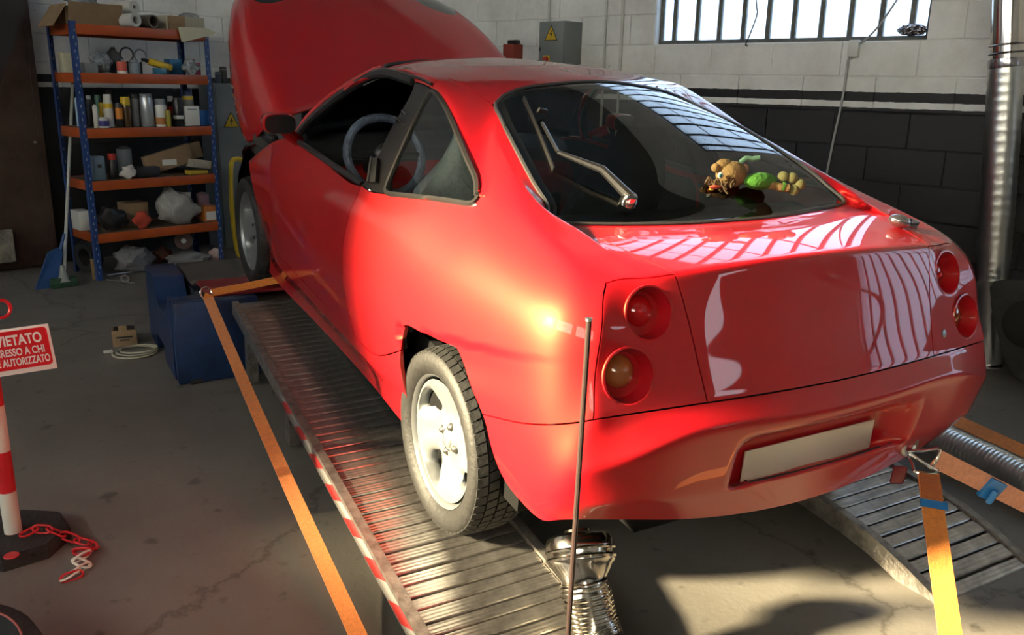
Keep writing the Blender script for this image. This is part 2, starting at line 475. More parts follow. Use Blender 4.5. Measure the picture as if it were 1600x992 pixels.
M_FILL_PANE = frosted_only()
for n, (w0, w1) in enumerate(LWIN[1:]):
    steel_window('window_%d' % (n + 4), w0, w1, LS, LT, [w0 + (w1 - w0) * i / 8 for i in range(1, 8)], D_LEFT - .15, [LS + .85], M_FILL_PANE)  # unseen windows added to fill the room with scattered daylight
# ------------------------------------------------------------------ the red coupe
car = empty('car', (0, 0, FZ), (CAR_PITCH, 0, 0), 'red two-door coupe with raised bonnet standing on the ramps', 'car')


def catmull_clark(V, F, fid, crease):
    """one Catmull-Clark step on quads. V (n,3), F (m,4), crease {(a,b): sharpness}"""
    n, m = len(V), len(F)
    E = np.sort(np.stack([F, np.roll(F, -1, 1)], -1).reshape(-1, 2), 1)
    U, inv = np.unique(E, axis=0, return_inverse=True); inv = inv.reshape(m, 4); ne = len(U)
    fp = V[F].mean(1)
    cnt = np.bincount(inv.ravel(), minlength=ne)
    fsum = np.zeros((ne, 3))
    for k in range(4): np.add.at(fsum, inv[:, k], fp)
    mid = (V[U[:, 0]] + V[U[:, 1]]) / 2
    bnd = cnt == 1
    shp = np.array([crease.get((int(a), int(b)), 0.0) for a, b in U]); shp[bnd] = 9.0
    smooth_e = (V[U[:, 0]] + V[U[:, 1]] + fsum) / 4
    t = np.clip(shp, 0, 1)[:, None]
    ep = np.where(bnd[:, None], mid, smooth_e * (1 - t) + mid * t)
    val = np.zeros(n); nf = np.zeros(n); Q = np.zeros((n, 3)); R = np.zeros((n, 3))
    for k in range(2):
        np.add.at(val, U[:, k], 1); np.add.at(R, U[:, k], mid)
    for k in range(4):
        np.add.at(nf, F[:, k], 1); np.add.at(Q, F[:, k], fp)
    vs = np.maximum(val, 1)[:, None]
    smooth_v = (Q / np.maximum(nf, 1)[:, None] + 2 * R / vs + (vs - 3) * V) / vs
    sh = shp > 0; ns = np.zeros(n); sn = np.zeros((n, 3)); ssum = np.zeros(n)
    for k in range(2):
        np.add.at(ns, U[sh, k], 1); np.add.at(sn, U[sh, k], V[U[sh, 1 - k]]); np.add.at(ssum, U[sh, k], shp[sh])
    cre = (6 * V + sn) / 8
    w = np.clip(ssum / np.maximum(ns, 1), 0, 1)[:, None]
    nv = np.where((ns == 2)[:, None], smooth_v * (1 - w) + cre * w, np.where((ns > 2)[:, None], smooth_v * (1 - w) + V * w, smooth_v))
    corner = (nf == 1)
    nv[corner] = V[corner]
    NV = np.concatenate([nv, ep, fp])
    NF = np.zeros((m, 4, 4), int)
    for k in range(4):
        NF[:, k] = np.stack([F[:, k], n + inv[:, k], n + ne + np.arange(m), n + inv[:, k - 1]], 1)
    nc = {}
    for i in np.nonzero((shp > 0) & (~bnd))[0]:
        s = shp[i] - 1
        if s > 0:
            for k in range(2): nc[(int(U[i, k]), n + int(i))] = s
    return NV, NF.reshape(-1, 4), np.repeat(fid, 4), nc


def fit_cage(V, F, crease, it=6):
    """move the cage so that the smooth surface passes through the given points"""
    T = V.copy(); P = V.copy()
    for _ in range(it):
        a, b, c, d = catmull_clark(P, F, np.zeros(len(F), int), crease)
        a, b, c, d = catmull_clark(a, b, c, d)
        P = P + (T - a[:len(T)]) * 0.8
    return P


# control points, half width x (positive), y forward of the rear axle, z above the tyre contact plane
# columns run from the front wheel arch along the side, round the rear corner to the rear centre line
# rows: 0 bottom edge, 1 lower, 2 sill crease / bumper ledge, 3 door bottom / bumper seam, 4 waist / arch blade,
#       5 shoulder, 6 belt / boot edge, 7 glass middle / deck, 8 glass top, 9 roof edge / rear window edge
CAGE = {
 0: [(0.79, 2.27, 0.15), (0.79, 2.23, 0.25), (0.8, 2.24, 0.34), (0.82, 2.27, 0.42), (0.848, 2.29, 0.57), (0.85, 2.37, 0.67), (0.825, 2.5, 0.705)],
 1: [(0.8, 2.0, 0.16), (0.808, 1.99, 0.24), (0.835, 1.97, 0.31), (0.848, 1.93, 0.38), (0.872, 1.86, 0.62), (0.858, 1.9, 0.78), (0.815, 2.02, 0.895)],
 2: [(0.8, 1.66, 0.175), (0.812, 1.66, 0.25), (0.842, 1.66, 0.32), (0.853, 1.66, 0.385), (0.88, 1.64, 0.63), (0.856, 1.66, 0.82), (0.797, 1.7, 0.955), (0.737, 1.655, 1.06), (0.664, 1.505, 1.18), (0.59, 1.3, 1.3)],
 3: [(0.8, 1.2, 0.195), (0.813, 1.2, 0.265), (0.845, 1.2, 0.33), (0.856, 1.2, 0.39), (0.882, 1.2, 0.64), (0.855, 1.2, 0.84), (0.8, 1.22, 0.955), (0.705, 1.22, 1.12), (0.582, 1.17, 1.318), (0.535, 1.15, 1.35)],
 4: [(0.8, 0.7, 0.205), (0.813, 0.69, 0.275), (0.846, 0.68, 0.34), (0.858, 0.68, 0.4), (0.882, 0.775, 0.64), (0.852, 0.775, 0.86), (0.8, 0.8, 0.953), (0.7, 0.82, 1.13), (0.578, 0.85, 1.325), (0.53, 0.84, 1.358)],
 5: [(0.8, 0.48, 0.2), (0.813, 0.47, 0.275), (0.845, 0.46, 0.345), (0.86, 0.45, 0.42), (0.882, 0.5, 0.65), (0.852, 0.54, 0.87), (0.795, 0.595, 0.97), (0.695, 0.645, 1.14), (0.58, 0.7, 1.322), (0.518, 0.7, 1.353)],
 6: [(0.8, 0.225, 0.195), (0.815, 0.225, 0.29), (0.848, 0.232, 0.4), (0.866, 0.235, 0.53), (0.876, 0.18, 0.642), (0.858, 0.26, 0.89), (0.775, 0.3, 1.025), (0.69, 0.38, 1.145), (0.614, 0.455, 1.262), (0.492, 0.58, 1.336)],
 7: [None, None, None, None, (0.884, 0.0, 0.68), (0.858, 0.0, 0.915), (0.733, 0.012, 1.072), (0.716, 0.03, 1.094), (0.7, 0.068, 1.118), (0.452, 0.475, 1.303)],
 8: [(0.815, -0.575, 0.392), (0.84, -0.475, 0.43), (0.855, -0.41, 0.5), (0.864, -0.362, 0.585), (0.88, -0.19, 0.714), (0.85, -0.18, 0.93), (0.745, -0.14, 1.06), (0.678, 0.0, 1.122), (0.6, 0.145, 1.192), (0.505, 0.3, 1.258)],
 9: [(0.81, -0.63, 0.4), (0.84, -0.565, 0.45), (0.853, -0.53, 0.54), (0.856, -0.51, 0.635), (0.858, -0.43, 0.8), (0.826, -0.42, 0.945), (0.735, -0.36, 1.048), (0.682, -0.195, 1.098), (0.62, -0.02, 1.152), (0.54, 0.15, 1.212)],
 10: [(0.79, -0.665, 0.42), (0.828, -0.64, 0.47), (0.838, -0.64, 0.58), (0.832, -0.635, 0.685), (0.82, -0.6, 0.835), (0.788, -0.575, 0.955), (0.715, -0.5, 1.038), (0.672, -0.335, 1.076), (0.626, -0.165, 1.114), (0.568, 0.02, 1.167)],
 11: [(0.74, -0.715, 0.44), (0.785, -0.725, 0.5), (0.792, -0.745, 0.61), (0.762, -0.722, 0.732), (0.742, -0.678, 0.835), (0.715, -0.648, 0.945), (0.672, -0.59, 1.018), (0.64, -0.445, 1.058), (0.612, -0.265, 1.091), (0.585, -0.085, 1.126)],
 12: [(0.6, -0.75, 0.425), (0.63, -0.79, 0.51), (0.632, -0.795, 0.66), (0.612, -0.742, 0.735), (0.598, -0.698, 0.835), (0.588, -0.65, 0.945), (0.585, -0.603, 1.03), (0.588, -0.465, 1.056), (0.59, -0.315, 1.08), (0.592, -0.155, 1.093)],
 13: [(0.43, -0.765, 0.392), (0.45, -0.8, 0.497), (0.45, -0.812, 0.69), (0.445, -0.762, 0.737), (0.458, -0.715, 0.835), (0.475, -0.667, 0.945), (0.496, -0.624, 1.04), (0.535, -0.49, 1.055), (0.565, -0.345, 1.064), (0.595, -0.214, 1.065)],
 14: [(0.22, -0.775, 0.366), (0.23, -0.806, 0.484), (0.23, -0.825, 0.682), (0.225, -0.777, 0.737), (0.23, -0.731, 0.835), (0.24, -0.682, 0.95), (0.25, -0.645, 1.058), (0.265, -0.52, 1.062), (0.285, -0.385, 1.06), (0.305, -0.262, 1.056)],
 15: [(0, -0.78, 0.357), (0, -0.808, 0.48), (0, -0.83, 0.676), (0, -0.784, 0.737), (0, -0.738, 0.835), (0, -0.688, 0.952), (0, -0.652, 1.064), (0, -0.53, 1.066), (0, -0.395, 1.062), (0, -0.275, 1.053)],
}
# roof and rear window, inboard of row 9 for columns 2..12: (middle, centre line)
TOP = {
 2: [(0.3, 1.365, 1.352), (0, 1.39, 1.365)],
 3: [(0.285, 1.19, 1.383), (0, 1.2, 1.392)],
 4: [(0.285, 0.86, 1.392), (0, 0.86, 1.402)],
 5: [(0.262, 0.745, 1.389), (0, 0.76, 1.399)],
 6: [(0.246, 0.6212, 1.378), (0, 0.635, 1.392)],
 7: [(0.226, 0.5028, 1.3592), (0, 0.512, 1.378)],
 8: [(0.2525, 0.3412, 1.3113), (0, 0.355, 1.329)],
 9: [(0.27, 0.1875, 1.254), (0, 0.2, 1.268)],
 10: [(0.284, 0.05, 1.197), (0, 0.06, 1.207)],
 11: [(0.2925, -0.0738, 1.1425), (0, -0.07, 1.148)],
 12: [(0.296, -0.1737, 1.0975), (0, -0.18, 1.099)],
}
PN = ['fender', 'door', 'quarter_panel', 'sill', 'rear_bumper', 'tail_panel', 'boot_lid', 'roof', 'pillar', 'quarter_window', 'rear_window', 'skip']
PI = {n: i for i, n in enumerate(PN)}


def panel_of(k, b):
    """face between columns k,k+1 and rows b,b+1"""
    if k == 0: return 'sill' if b < 3 else 'fender'
    if b < 3: return 'sill' if k < 6 else ('rear_bumper' if k >= 8 else None)
    if b < 6:
        if k < 4: return 'door'
        if b == 3 and k in (6, 7): return None
        if k < 11: return 'quarter_panel'
        return 'tail_panel' if k < 13 else 'boot_lid'
    if k < 2: return None
    if k < 4: return None if b < 8 else 'roof'
    if k == 4: return 'pillar' if b < 8 else 'roof'
    if k in (5, 6): return 'quarter_window' if b < 8 else 'quarter_panel'
    return 'quarter_panel' if k < 13 else 'boot_lid'


def build_body():
    V, F, fid, idx, crease = [], [], [], {}, {}

    def vid(side, key, p):
        if abs(p[0]) < 1e-9: side = 0
        kk = (side,) + key
        if kk not in idx:
            idx[kk] = len(V); V.append((side * p[0] if side else 0.0, p[1], p[2]))
        return idx[kk]

    def gp(side, k, r):
        return vid(side, ('c', k, r), CAGE[k][r])

    def tp(side, k, j):
        return gp(side, k, 9) if j == 0 else vid(side, ('t', k, j), TOP[k][j - 1])
    def tb(side, k, j):      # roof lattice incl. the rear window base row
        if k == 13: return gp(side, 13 + j, 9)
        return tp(side, k, j)
    for side in (-1, 1):
        def quad(a, b, c, d, pid):
            F.append((d, c, b, a) if side < 0 else (a, b, c, d)); fid.append(PI[pid] + (100 if side > 0 else 0))
        for k in range(15):
            for b in range(9):
                p = panel_of(k, b)
                if p is None: continue
                if len(CAGE[k]) <= b + 1 or len(CAGE[k + 1]) <= b + 1: continue
                if CAGE[k][b] is None or CAGE[k + 1][b] is None: continue
                quad(gp(side, k, b), gp(side, k, b + 1), gp(side, k + 1, b + 1), gp(side, k + 1, b), p)
        for k in range(2, 13):
            for j in range(2):
                quad(tb(side, k, j), tb(side, k, j + 1), tb(side, k + 1, j + 1), tb(side, k + 1, j), 'roof' if k < 7 else 'rear_window')

        def cr(a, b, s):
            crease[(min(a, b), max(a, b))] = max(s, crease.get((min(a, b), max(a, b)), 0))
        for k in range(11, 15):
            cr(gp(side, k, 6), gp(side, k + 1, 6), 2.4); cr(gp(side, k, 2), gp(side, k + 1, 2), 2.3); cr(gp(side, k, 3), gp(side, k + 1, 3), 2.0); cr(gp(side, k, 1), gp(side, k + 1, 1), 2.3)
        for k in range(8, 11):
            cr(gp(side, k, 3), gp(side, k + 1, 3), 0.6)
        for r in range(3, 6): cr(gp(side, 11, r), gp(side, 11, r + 1), 2.6)
        cr(gp(side, 11, 2), gp(side, 11, 3), 1.2)
        for k in (6, 7, 8): cr(gp(side, k, 4), gp(side, k + 1, 4), 2.2)
        cr(gp(side, 9, 4), gp(side, 10, 4), 1.0)
        for k in range(0, 6): cr(gp(side, k, 2), gp(side, k + 1, 2), 1.6)
    V = np.array(V, float); F = np.array(F, int); fid = np.array(fid, int)
    P = fit_cage(V, F, crease)
    for _ in range(4): P, F, fid, crease = catmull_clark(P, F, fid, crease)
    return P, F, fid


BV, BF, BID = build_body()
# sculpting on the fine surface: the number plate recess in the bumper
_x, _y, _z = np.abs(BV[:, 0]), BV[:, 1], BV[:, 2]


def sstep(a, b, x):
    t = np.clip((x - a) / (b - a), 0, 1); return t * t * (3 - 2 * t)


_rec = (1 - sstep(.285, .37, _x)) * sstep(.487, .497, _z) * (1 - sstep(.575, .655, _z)) * (_y < -.6)
BV[:, 1] += np.where(_rec > 0, _rec * np.maximum(0, -.735 - _y), 0)
BV[:, 2] -= .050 * _rec * (1 - sstep(.49, .60, _z))
# blade over the rear arch: the skin below the crease tucks in
_zl = .642 + (.18 - _y) * (.860 - .642) / .82                      # the slash line
_dz = _zl - _z
_bl = sstep(.002, .012, _dz) * (1 - sstep(.05, .15, _dz)) * (1 - sstep(-.10, -.66, -_y * -1) if False else sstep(-.68, -.10, _y)) * (_x > .76) * (_y < .24) * (_y > -.72)
BV[:, 0] -= np.sign(BV[:, 0]) * .013 * _bl


def panel_mesh(name, ids, gap=0.0022, flange=0.014):
    """cut the faces of a panel out of the body skin, open a shut line around it and fold its edge in"""
    sel = np.isin(BID, ids); f = BF[sel]; used, inv = np.unique(f, return_inverse=True); f = inv.reshape(-1, 4)
    bm = bmesh.new(); vs = [bm.verts.new(BV[i]) for i in used]
    for q in f: bm.faces.new([vs[i] for i in q])
    bm.normal_update()
    be = [e for e in bm.edges if e.is_boundary]
    if gap > 0:
        shift = {}
        for e in be:
            fc = e.link_faces[0]; mid = (e.verts[0].co + e.verts[1].co) / 2; d = (e.verts[1].co - e.verts[0].co).normalized()
            inw = fc.calc_center_median() - mid; inw = (inw - d * inw.dot(d)).normalized()
            for v in e.verts: shift.setdefault(v, []).append(inw)
        nrm = {v: v.normal.copy() for v in shift}
        for v, l in shift.items():
            if abs(v.co.x) < 1e-6 and False: continue
            s = sum(l, Vector()); 
            if s.length > 1e-6: v.co += s.normalized() * gap
        r = bmesh.ops.extrude_edge_only(bm, edges=be)
        new = [g for g in r['geom'] if isinstance(g, bmesh.types.BMVert)]
        # match new verts to old by position
        for nv in new:
            for e in nv.link_edges:
                o = e.other_vert(nv)
                if o in nrm and (o.co - nv.co).length < 1e-7:
                    nv.co -= nrm[o] * flange; break
        for e in be: e.smooth = False
    me = bpy.data.meshes.new(name); bm.to_mesh(me); bm.free()
    return me


def add_panel(name, pid, material=None, sides=(0, 100), **kw):
    out = []
    groups = [[PI[pid]], [PI[pid] + 100]] if sides == 'split' else [[PI[pid], PI[pid] + 100]]
    for g in groups:
        out.append(mesh_obj(name, panel_mesh(name, g, **kw), material or RED, car))
    return out


doors = add_panel('door', 'door', sides='split')
quarters = add_panel('quarter_panel', 'quarter_panel', sides='split')
sills = add_panel('sill', 'sill', sides='split')
fenders = add_panel('front_fender', 'fender', sides='split')
pillars = add_panel('centre_pillar', 'pillar', mat('pillar_trim', (0.008, 0.0065, 0.006), rough=0.30, coat=0.2), sides='split')
bumper = add_panel('rear_bumper', 'rear_bumper')[0]
tails = add_panel('tail_panel', 'tail_panel', sides='split')
boot = add_panel('boot_lid', 'boot_lid')[0]
roof = add_panel('roof', 'roof')[0]
qwin = add_panel('quarter_window', 'quarter_window', GLASS, sides='split', gap=0)
rwin = add_panel('rear_window', 'rear_window', TINT, gap=0)[0]
def border_faces(ids, rings):
    sel = np.nonzero(np.isin(BID, ids))[0]; f = BF[sel]
    E = {}
    for i, q in enumerate(f):
        for k in range(4): E.setdefault((min(q[k], q[(k + 1) % 4]), max(q[k], q[(k + 1) % 4])), []).append(i)
    cur = {l[0] for l in E.values() if len(l) == 1}; bv = set()
    for e, l in E.items():
        if len(l) == 1: bv.update(e)
    out = set()
    for _ in range(rings):
        new = {i for i, q in enumerate(f) if i not in out and any(v in bv for v in q)}
        out |= new
        for i in new: bv.update(f[i])
    return out, f, E


def RINGS(ids, rings, _c={}):
    key = (tuple(ids), rings)
    if key not in _c: _c[key] = border_faces(ids, rings)[0]
    return _c[key]


# ---- linings: the inner skin of doors, roof and tail, so the cabin is dark inside
def lining(name, ids, off, material, parent, trim=0, zmax=None):
    sel = np.isin(BID, ids); f = BF[sel]
    if zmax: f = f[BV[f].max(1)[:, 2] < zmax]
    elif trim: f = np.array([q for i, q in enumerate(f) if i not in border_faces(ids, trim)[0]]) if False else f[[i for i in range(len(f)) if i not in RINGS(ids, trim)]]
    used, inv = np.unique(f, return_inverse=True); f = inv.reshape(-1, 4)
    P = BV[used]; fn = np.cross(P[f[:, 1]] - P[f[:, 0]], P[f[:, 3]] - P[f[:, 0]]); fn /= np.linalg.norm(fn, axis=1)[:, None] + 1e-12
    vn = np.zeros_like(P)
    for k in range(4): np.add.at(vn, f[:, k], fn)
    vn /= np.linalg.norm(vn, axis=1)[:, None] + 1e-12
    me = bpy.data.meshes.new(name); me.from_pydata((P - vn * off).tolist(), [], f[:, ::-1].tolist()); me.update()
    return mesh_obj(name, me, material, parent)


TRIM = mat('cabin_trim', (0.022, 0.022, 0.023), rough=0.75)
HEADLINING = mat('grey_headlining', (0.16, 0.155, 0.14), rough=0.9)
for s, (d, q, t) in enumerate(zip(doors, quarters, tails)):
    o = 100 * s
    lining('door_lining', [PI['door'] + o], .03, TRIM, d, 1)
    lining('quarter_lining', [PI['quarter_panel'] + o], .03, TRIM, q, 0, .93)
    lining('panel_lining', [PI['tail_panel'] + o], .10, TRIM, t, 2)
lining('headlining', [PI['roof'], PI['roof'] + 100], .03, HEADLINING, roof, 1)
lining('lid_lining', [PI['boot_lid'], PI['boot_lid'] + 100], .025, TRIM, boot, 3)
lining('bumper_lining', [PI['rear_bumper'], PI['rear_bumper'] + 100], .02, TRIM, bumper, 2)


def mirx(pts): return [(-p[0], p[1], p[2]) for p in pts]


def cg(k, r): return Vector(CAGE[k][r])


def neg(v): return Vector((-v.x, v.y, v.z))


# ---- rear window: black printed border + seal
FRIT = mat('black_glass_border', (0.006, 0.006, 0.006), rough=0.08, coat=0.5)
rwin.data.materials.append(FRIT)
fr, _, _ = border_faces([PI['rear_window'], PI['rear_window'] + 100], 3)
for i in fr: rwin.data.polygons[i].material_index = 1
SEAL = mat('grey_rubber_seal', (0.05, 0.047, 0.045), rough=0.35)
TRIMGREY = mat('satin_window_trim', (0.07, 0.066, 0.064), rough=0.28, metal=0.7)


def boundary_loop(ids):
    _, f, E = border_faces(ids, 0)
    nxt = {}
    for e, l in E.items():
        if len(l) == 1:
            nxt.setdefault(e[0], []).append(e[1]); nxt.setdefault(e[1], []).append(e[0])
    s = next(iter(nxt)); loop = [s]; prev = None
    while True:
        c = [x for x in nxt[loop[-1]] if x != prev]
        prev = loop[-1]
        if c[0] == s or len(loop) > 5000: break
        loop.append(c[0])
    L = [Vector(BV[i]) for i in loop][::2]
    for _ in range(3): L = [(L[i - 1] + L[i] * 2 + L[(i + 1) % len(L)]) / 4 for i in range(len(L))]
    return L


MB().tube(boundary_loop([PI['rear_window'], PI['rear_window'] + 100])[::2], .0075, 6, closed=True).build('window_seal', SEAL, rwin)
for s in (0, 1):
    MB().tube(boundary_loop([PI['quarter_window'] + 100 * s]), .010, 6, closed=True).build('window_trim', TRIMGREY, qwin[s])

# ---- A pillars, windscreen, door window frames
for s, d in ((-1, doors[0]), (1, doors[1])):
    A = [Vector((s * p.x, p.y, p.z)) for p in catmull([Vector((.797, 1.73, .945)), cg(2, 7) + Vector((0, .03, 0)), cg(2, 8) + Vector((0, .035, .005)), Vector((.590, 1.305, 1.300)), Vector((.556, 1.24, 1.325))], 6)]
    MB().tube(A, .018, 8).build('windscreen_pillar', RED, car)
    ring = catmull([(.800, 1.70, .962), cg(2, 7), cg(2, 8), (.606, 1.33, 1.277), cg(3, 8), cg(4, 8) + Vector((0, .02, -.002))], 7)
    ring = [Vector((s * (p.x - .004), p.y, p.z)) for p in ring]
    MB().tube(ring, .019, 8).build('window_frame', mat('window_rubber', (0.02, 0.019, 0.019), rough=0.45), d)
    belt = [Vector((s * (p.x - .004), p.y, p.z + .004)) for p in catmull([(.800, 1.70, .962), cg(3, 6), cg(4, 6)], 8)]
    MB().tube(belt, .013, 8).build('belt_seal', MATS['window_rubber'], d)
    # side trim along the drip edge of roof over the door
    drip = [Vector((s * (p.x + .004), p.y, p.z + .004)) for p in catmull([Vector((.600, 1.33, 1.292)), cg(3, 8) + Vector((-.006, 0, .012)), cg(4, 8) + Vector((-.006, 0, .012)), cg(5, 8) + Vector((-.004, 0, .008))], 8)]
    MB().tube(drip, .006, 6).build('drip_trim', SEAL, roof)
mb = MB(); rows = []
base = catmull([(-.735, 1.78, .96), (-.60, 1.98, .965), (-.3, 2.13, .975), (0, 2.17, .98), (.3, 2.13, .975), (.60, 1.98, .965), (.735, 1.78, .96)], 4)
topc = catmull([(-.565, 1.285, 1.318), (-.47, 1.33, 1.338), (-.25, 1.38, 1.352), (0, 1.395, 1.362), (.25, 1.38, 1.352), (.47, 1.33, 1.338), (.565, 1.285, 1.318)], 4)
for i in range(9):
    t = i / 8; rows.append([a * (1 - t) + b * t + Vector((0, .05, .04)) * (4 * t * (1 - t)) * .8 for a, b in zip(base, topc)])
mb.grid(rows); wsc = mb.build('windscreen', GLASS, car)
MB().tube(base, .02, 6).tube(topc, .012, 6).build('windscreen_seal', RUBBER, wsc)
# cowl and engine bay, seen under the raised bonnet
mb = MB(); mb.grid([base, [p + Vector((0, .18, -.03)) for p in base], [p + Vector((0, .30, -.18)) for p in base]]); mb.build('cowl', BLACK, car)
mb = MB(); mb.box((0, 2.75, .42), (1.40, 1.05, .5), bevel=.05); mb.box((.12, 2.6, .72), (.62, .5, .14), bevel=.04); mb.cyl((-.55, 2.55, .6), (-.55, 2.55, .84), .07); mb.cyl((.55, 2.55, .6), (.55, 2.55, .84), .07); mb.box((-.62, 2.42, .77), (.22, .16, .12), bevel=.03)
mb.build('engine', mat('engine_black', (.015, .015, .015), rough=.5), car)
mb = MB()
mb.cyl((-.80, 2.30, .86), (-.74, 2.48, .84), .045, .06, 12); mb.cyl((-.74, 2.48, .84), (-.70, 2.62, .80), .06, .05, 12); mb.box((-.78, 2.22, .88), (.05, .18, .05), bevel=.012)
mb.build('bonnet_hinge', BLACK, car)
# front bumper (beyond the wheel)
mb = MB(); rows = []
fb = catmull([(.81, 2.88, 0), (.78, 3.0, 0), (.71, 3.14, 0), (.55, 3.28, 0), (.3, 3.36, 0), (0, 3.39, 0), (-.3, 3.36, 0), (-.55, 3.28, 0), (-.71, 3.14, 0), (-.78, 3.0, 0), (-.81, 2.88, 0)], 4)
for z, k in ((.17, .96), (.26, 1.0), (.42, 1.0), (.55, .99), (.64, .96), (.68, .90)): rows.append([Vector((p.x * (k if k > .95 else .97), 2.5 + (p.y - 2.5) * k, z)) for p in fb])
mb.grid(rows); mb.build('front_bumper', RED, car)

# ---- bonnet, hinged at the windscreen and raised
HST = [((2.03, 1.005), (2.10, .965), .79, .16), ((2.30, 1.135), (2.52, .805), .80, .10), ((2.60, 1.272), (2.82, .985), .795, .04), ((2.85, 1.385), (2.99, 1.135), .775, .02), ((3.05, 1.465), (3.12, 1.255), .745, .01), ((3.25, 1.535), (3.28, 1.40), .685, 0), ((3.42, 1.575), (3.44, 1.52), .60, 0), ((3.52, 1.565), (3.54, 1.545), .50, -.01)]


def hood_rows():
    R = []
    for (m, sk, w, cy) in HST:
        my, mz = m; sy, sz = sk; L = []
        L.append((-(w + .018), sy, sz)); L.append((-(w + .024), sy * .62 + my * .38, sz * .62 + mz * .38 - .01)); L.append((-(w + .008), sy * .22 + my * .78, sz * .22 + mz * .78 - .015))
        L.append((-(w - .055), my, mz + .005))
        for xx in (.72, .42, .15): L.append((-(w * xx), my + cy * (1 - xx * xx), mz + .05 * (1 - xx ** 2) + .012))
        R.append([Vector(p) for p in L] + [Vector((-p[0], p[1], p[2])) for p in L[::-1]])
    return R


HR = hood_rows()
HA = [catmull(r, 5) for r in HR]
HC = [catmull([HA[i][j] for i in range(len(HA))], 6) for j in range(len(HA[0]))]      # columns
mb = MB(); mb.grid(HC); bonnet = mb.build('bonnet', RED, car, angle=60)
sm = bonnet.modifiers.new('thickness', 'SOLIDIFY'); sm.thickness = .012; sm.offset = -1
# dark headlamp covers let into the bonnet
LAMPC = mat('smoked_lamp_cover', (.03, .03, .028), rough=.06, coat=1)
for (j0, j1, i0, i1) in ((14, 25, 20, 37), (40, 51, 20, 37)):
    P = []
    for j in range(j0, j1 + 1):
        row = []
        for i in range(i0, i1 + 1):
            u = (j - j0) / (j1 - j0) * 2 - 1; v = (i - i0) / (i1 - i0) * 2 - 1
            # squircle-shaped patch
            uu = u * math.sqrt(max(0, 1 - v * v * .42)); vv = v * math.sqrt(max(0, 1 - u * u * .42))
            a = (uu + 1) / 2 * (j1 - j0) + j0; b = (vv + 1) / 2 * (i1 - i0) + i0
            ja, ib = int(min(a, len(HC) - 2)), int(min(b, len(HC[0]) - 2)); fa, fb_ = a - ja, b - ib
            p = (HC[ja][ib] * (1 - fa) + HC[ja + 1][ib] * fa) * (1 - fb_) + (HC[ja][ib + 1] * (1 - fa) + HC[ja + 1][ib + 1] * fa) * fb_
            row.append(p + Vector((0, -.25, .9)) * (.004 + .016 * (1 - u * u) * (1 - v * v)))
        P.append(row)
    mb = MB(); mb.grid(P); mb.build('headlamp_cover', LAMPC, bonnet)

# ---- cabin
mb = MB(); mb.box((0, .75, .30), (1.50, 2.3, .06)); mb.box((0, -.30, .55), (1.3, .5, .3)); mb.box((-.76, .8, .42), (.03, 1.9, .3)); mb.box((.76, .8, .42), (.03, 1.9, .3)); mb.box((0, -.05, .33), (1.05, 1.2, .06))
mb.build('floor_pan', DARK, car)
SEAT = mat('dark_seat_fabric', (.02, .021, .024), rough=.9, bump=(80, .2))
PLASTIC = mat('seat_cover_film', (.86, .93, .88), rough=.22, noise=(9, .35), bump=(12, .9))


def seat(x, cover):
    m = PLASTIC if cover else SEAT
    mb = MB(); mb.box((x, 1.12, .48), (.50, .52, .18), Euler((.12, 0, 0)), bevel=.06); cushion = mb.build('seat_cushion', m, car)
    prof = [(0, .50, .25), (.02, .62, .26), (.0, .78, .245), (-.06, .93, .22), (-.13, 1.06, .14), (-.155, 1.13, .12), (-.165, 1.19, .105)]
    P = []
    for dy, z, hw in prof:
        ring = []
        for k in range(20):
            a = 2 * math.pi * k / 20; ca, sa = math.cos(a), math.sin(a)
            ring.append((x + hw * math.copysign(abs(ca) ** .6, ca), .84 + dy + .075 * math.copysign(abs(sa) ** .7, sa) * (1 if z < 1.1 else .75), z))
        P.append(ring)
    mb = MB(); V = mb.grid(P, closed_v=True); mb.bm.faces.new(V[-1]); mb.bm.faces.new(V[0][::-1])
    mb.build('seat_back', m, car)
    return cushion


seat(-.37, True); seat(.37, False)
mb = MB(); mb.box((0, .12, .50), (1.2, .5, .16), bevel=.05); mb.box((0, -.06, .78), (1.22, .14, .5), Euler((-.25, 0, 0)), bevel=.05); mb.build('rear_seat', SEAT, car)
mb = MB(); mb.box((0, -.19, .985), (1.18, .44, .025), bevel=.008); mb.build('parcel_shelf', TRIM, car)
# dashboard with its body-coloured band
P = []
for y, z in ((1.76, .60), (1.72, .74), (1.76, .84)): P.append([Vector((x, y + .12 * (abs(x) / .75) ** 2 * .6, z)) for x in np.linspace(-.75, .75, 16)])
mb = MB(); mb.grid(P); mb.build('dash_panel', RED, car)
P = []
for y, z in ((1.76, .84), (1.77, .90), (1.84, .945), (1.95, .95), (2.05, .94)): P.append([Vector((x, y + .12 * (abs(x) / .75) ** 2 * .6 * (1 if y < 1.7 else .0), z - .03 * (abs(x) / .75) ** 2)) for x in np.linspace(-.74, .74, 16)])
mb = MB(); mb.grid(P); mb.build('dash_top', TRIM, car)
mb = MB(); mb.box((0, 1.88, .48), (1.44, .2, .3)); mb.box((0, 1.0, .42), (.2, .9, .2), bevel=.03); mb.build('console', DARK, car)
for x in (-.12, .02): MB().lathe([(.001, .0), (.034, .0), (.036, -.012), (.03, -.02)], (x, 1.72, .74), (0, -1, .15), 16).build('air_vent', BLACK, car)
WFILM = mat('wheel_cover_film', (.16, .20, .28), rough=.2, noise=(14, .6), bump=(22, .8))
wc = Vector((-.41, 1.57, .905)); wa = Vector((0, -.9, .42)).normalized(); wu = Vector((0, .42, .9)).normalized(); wx = Vector((1, 0, 0))
swp = [wc + wx * (.182 * math.cos(a)) + wu * (.182 * math.sin(a)) for a in np.linspace(0, 2 * math.pi, 40, endpoint=False)]
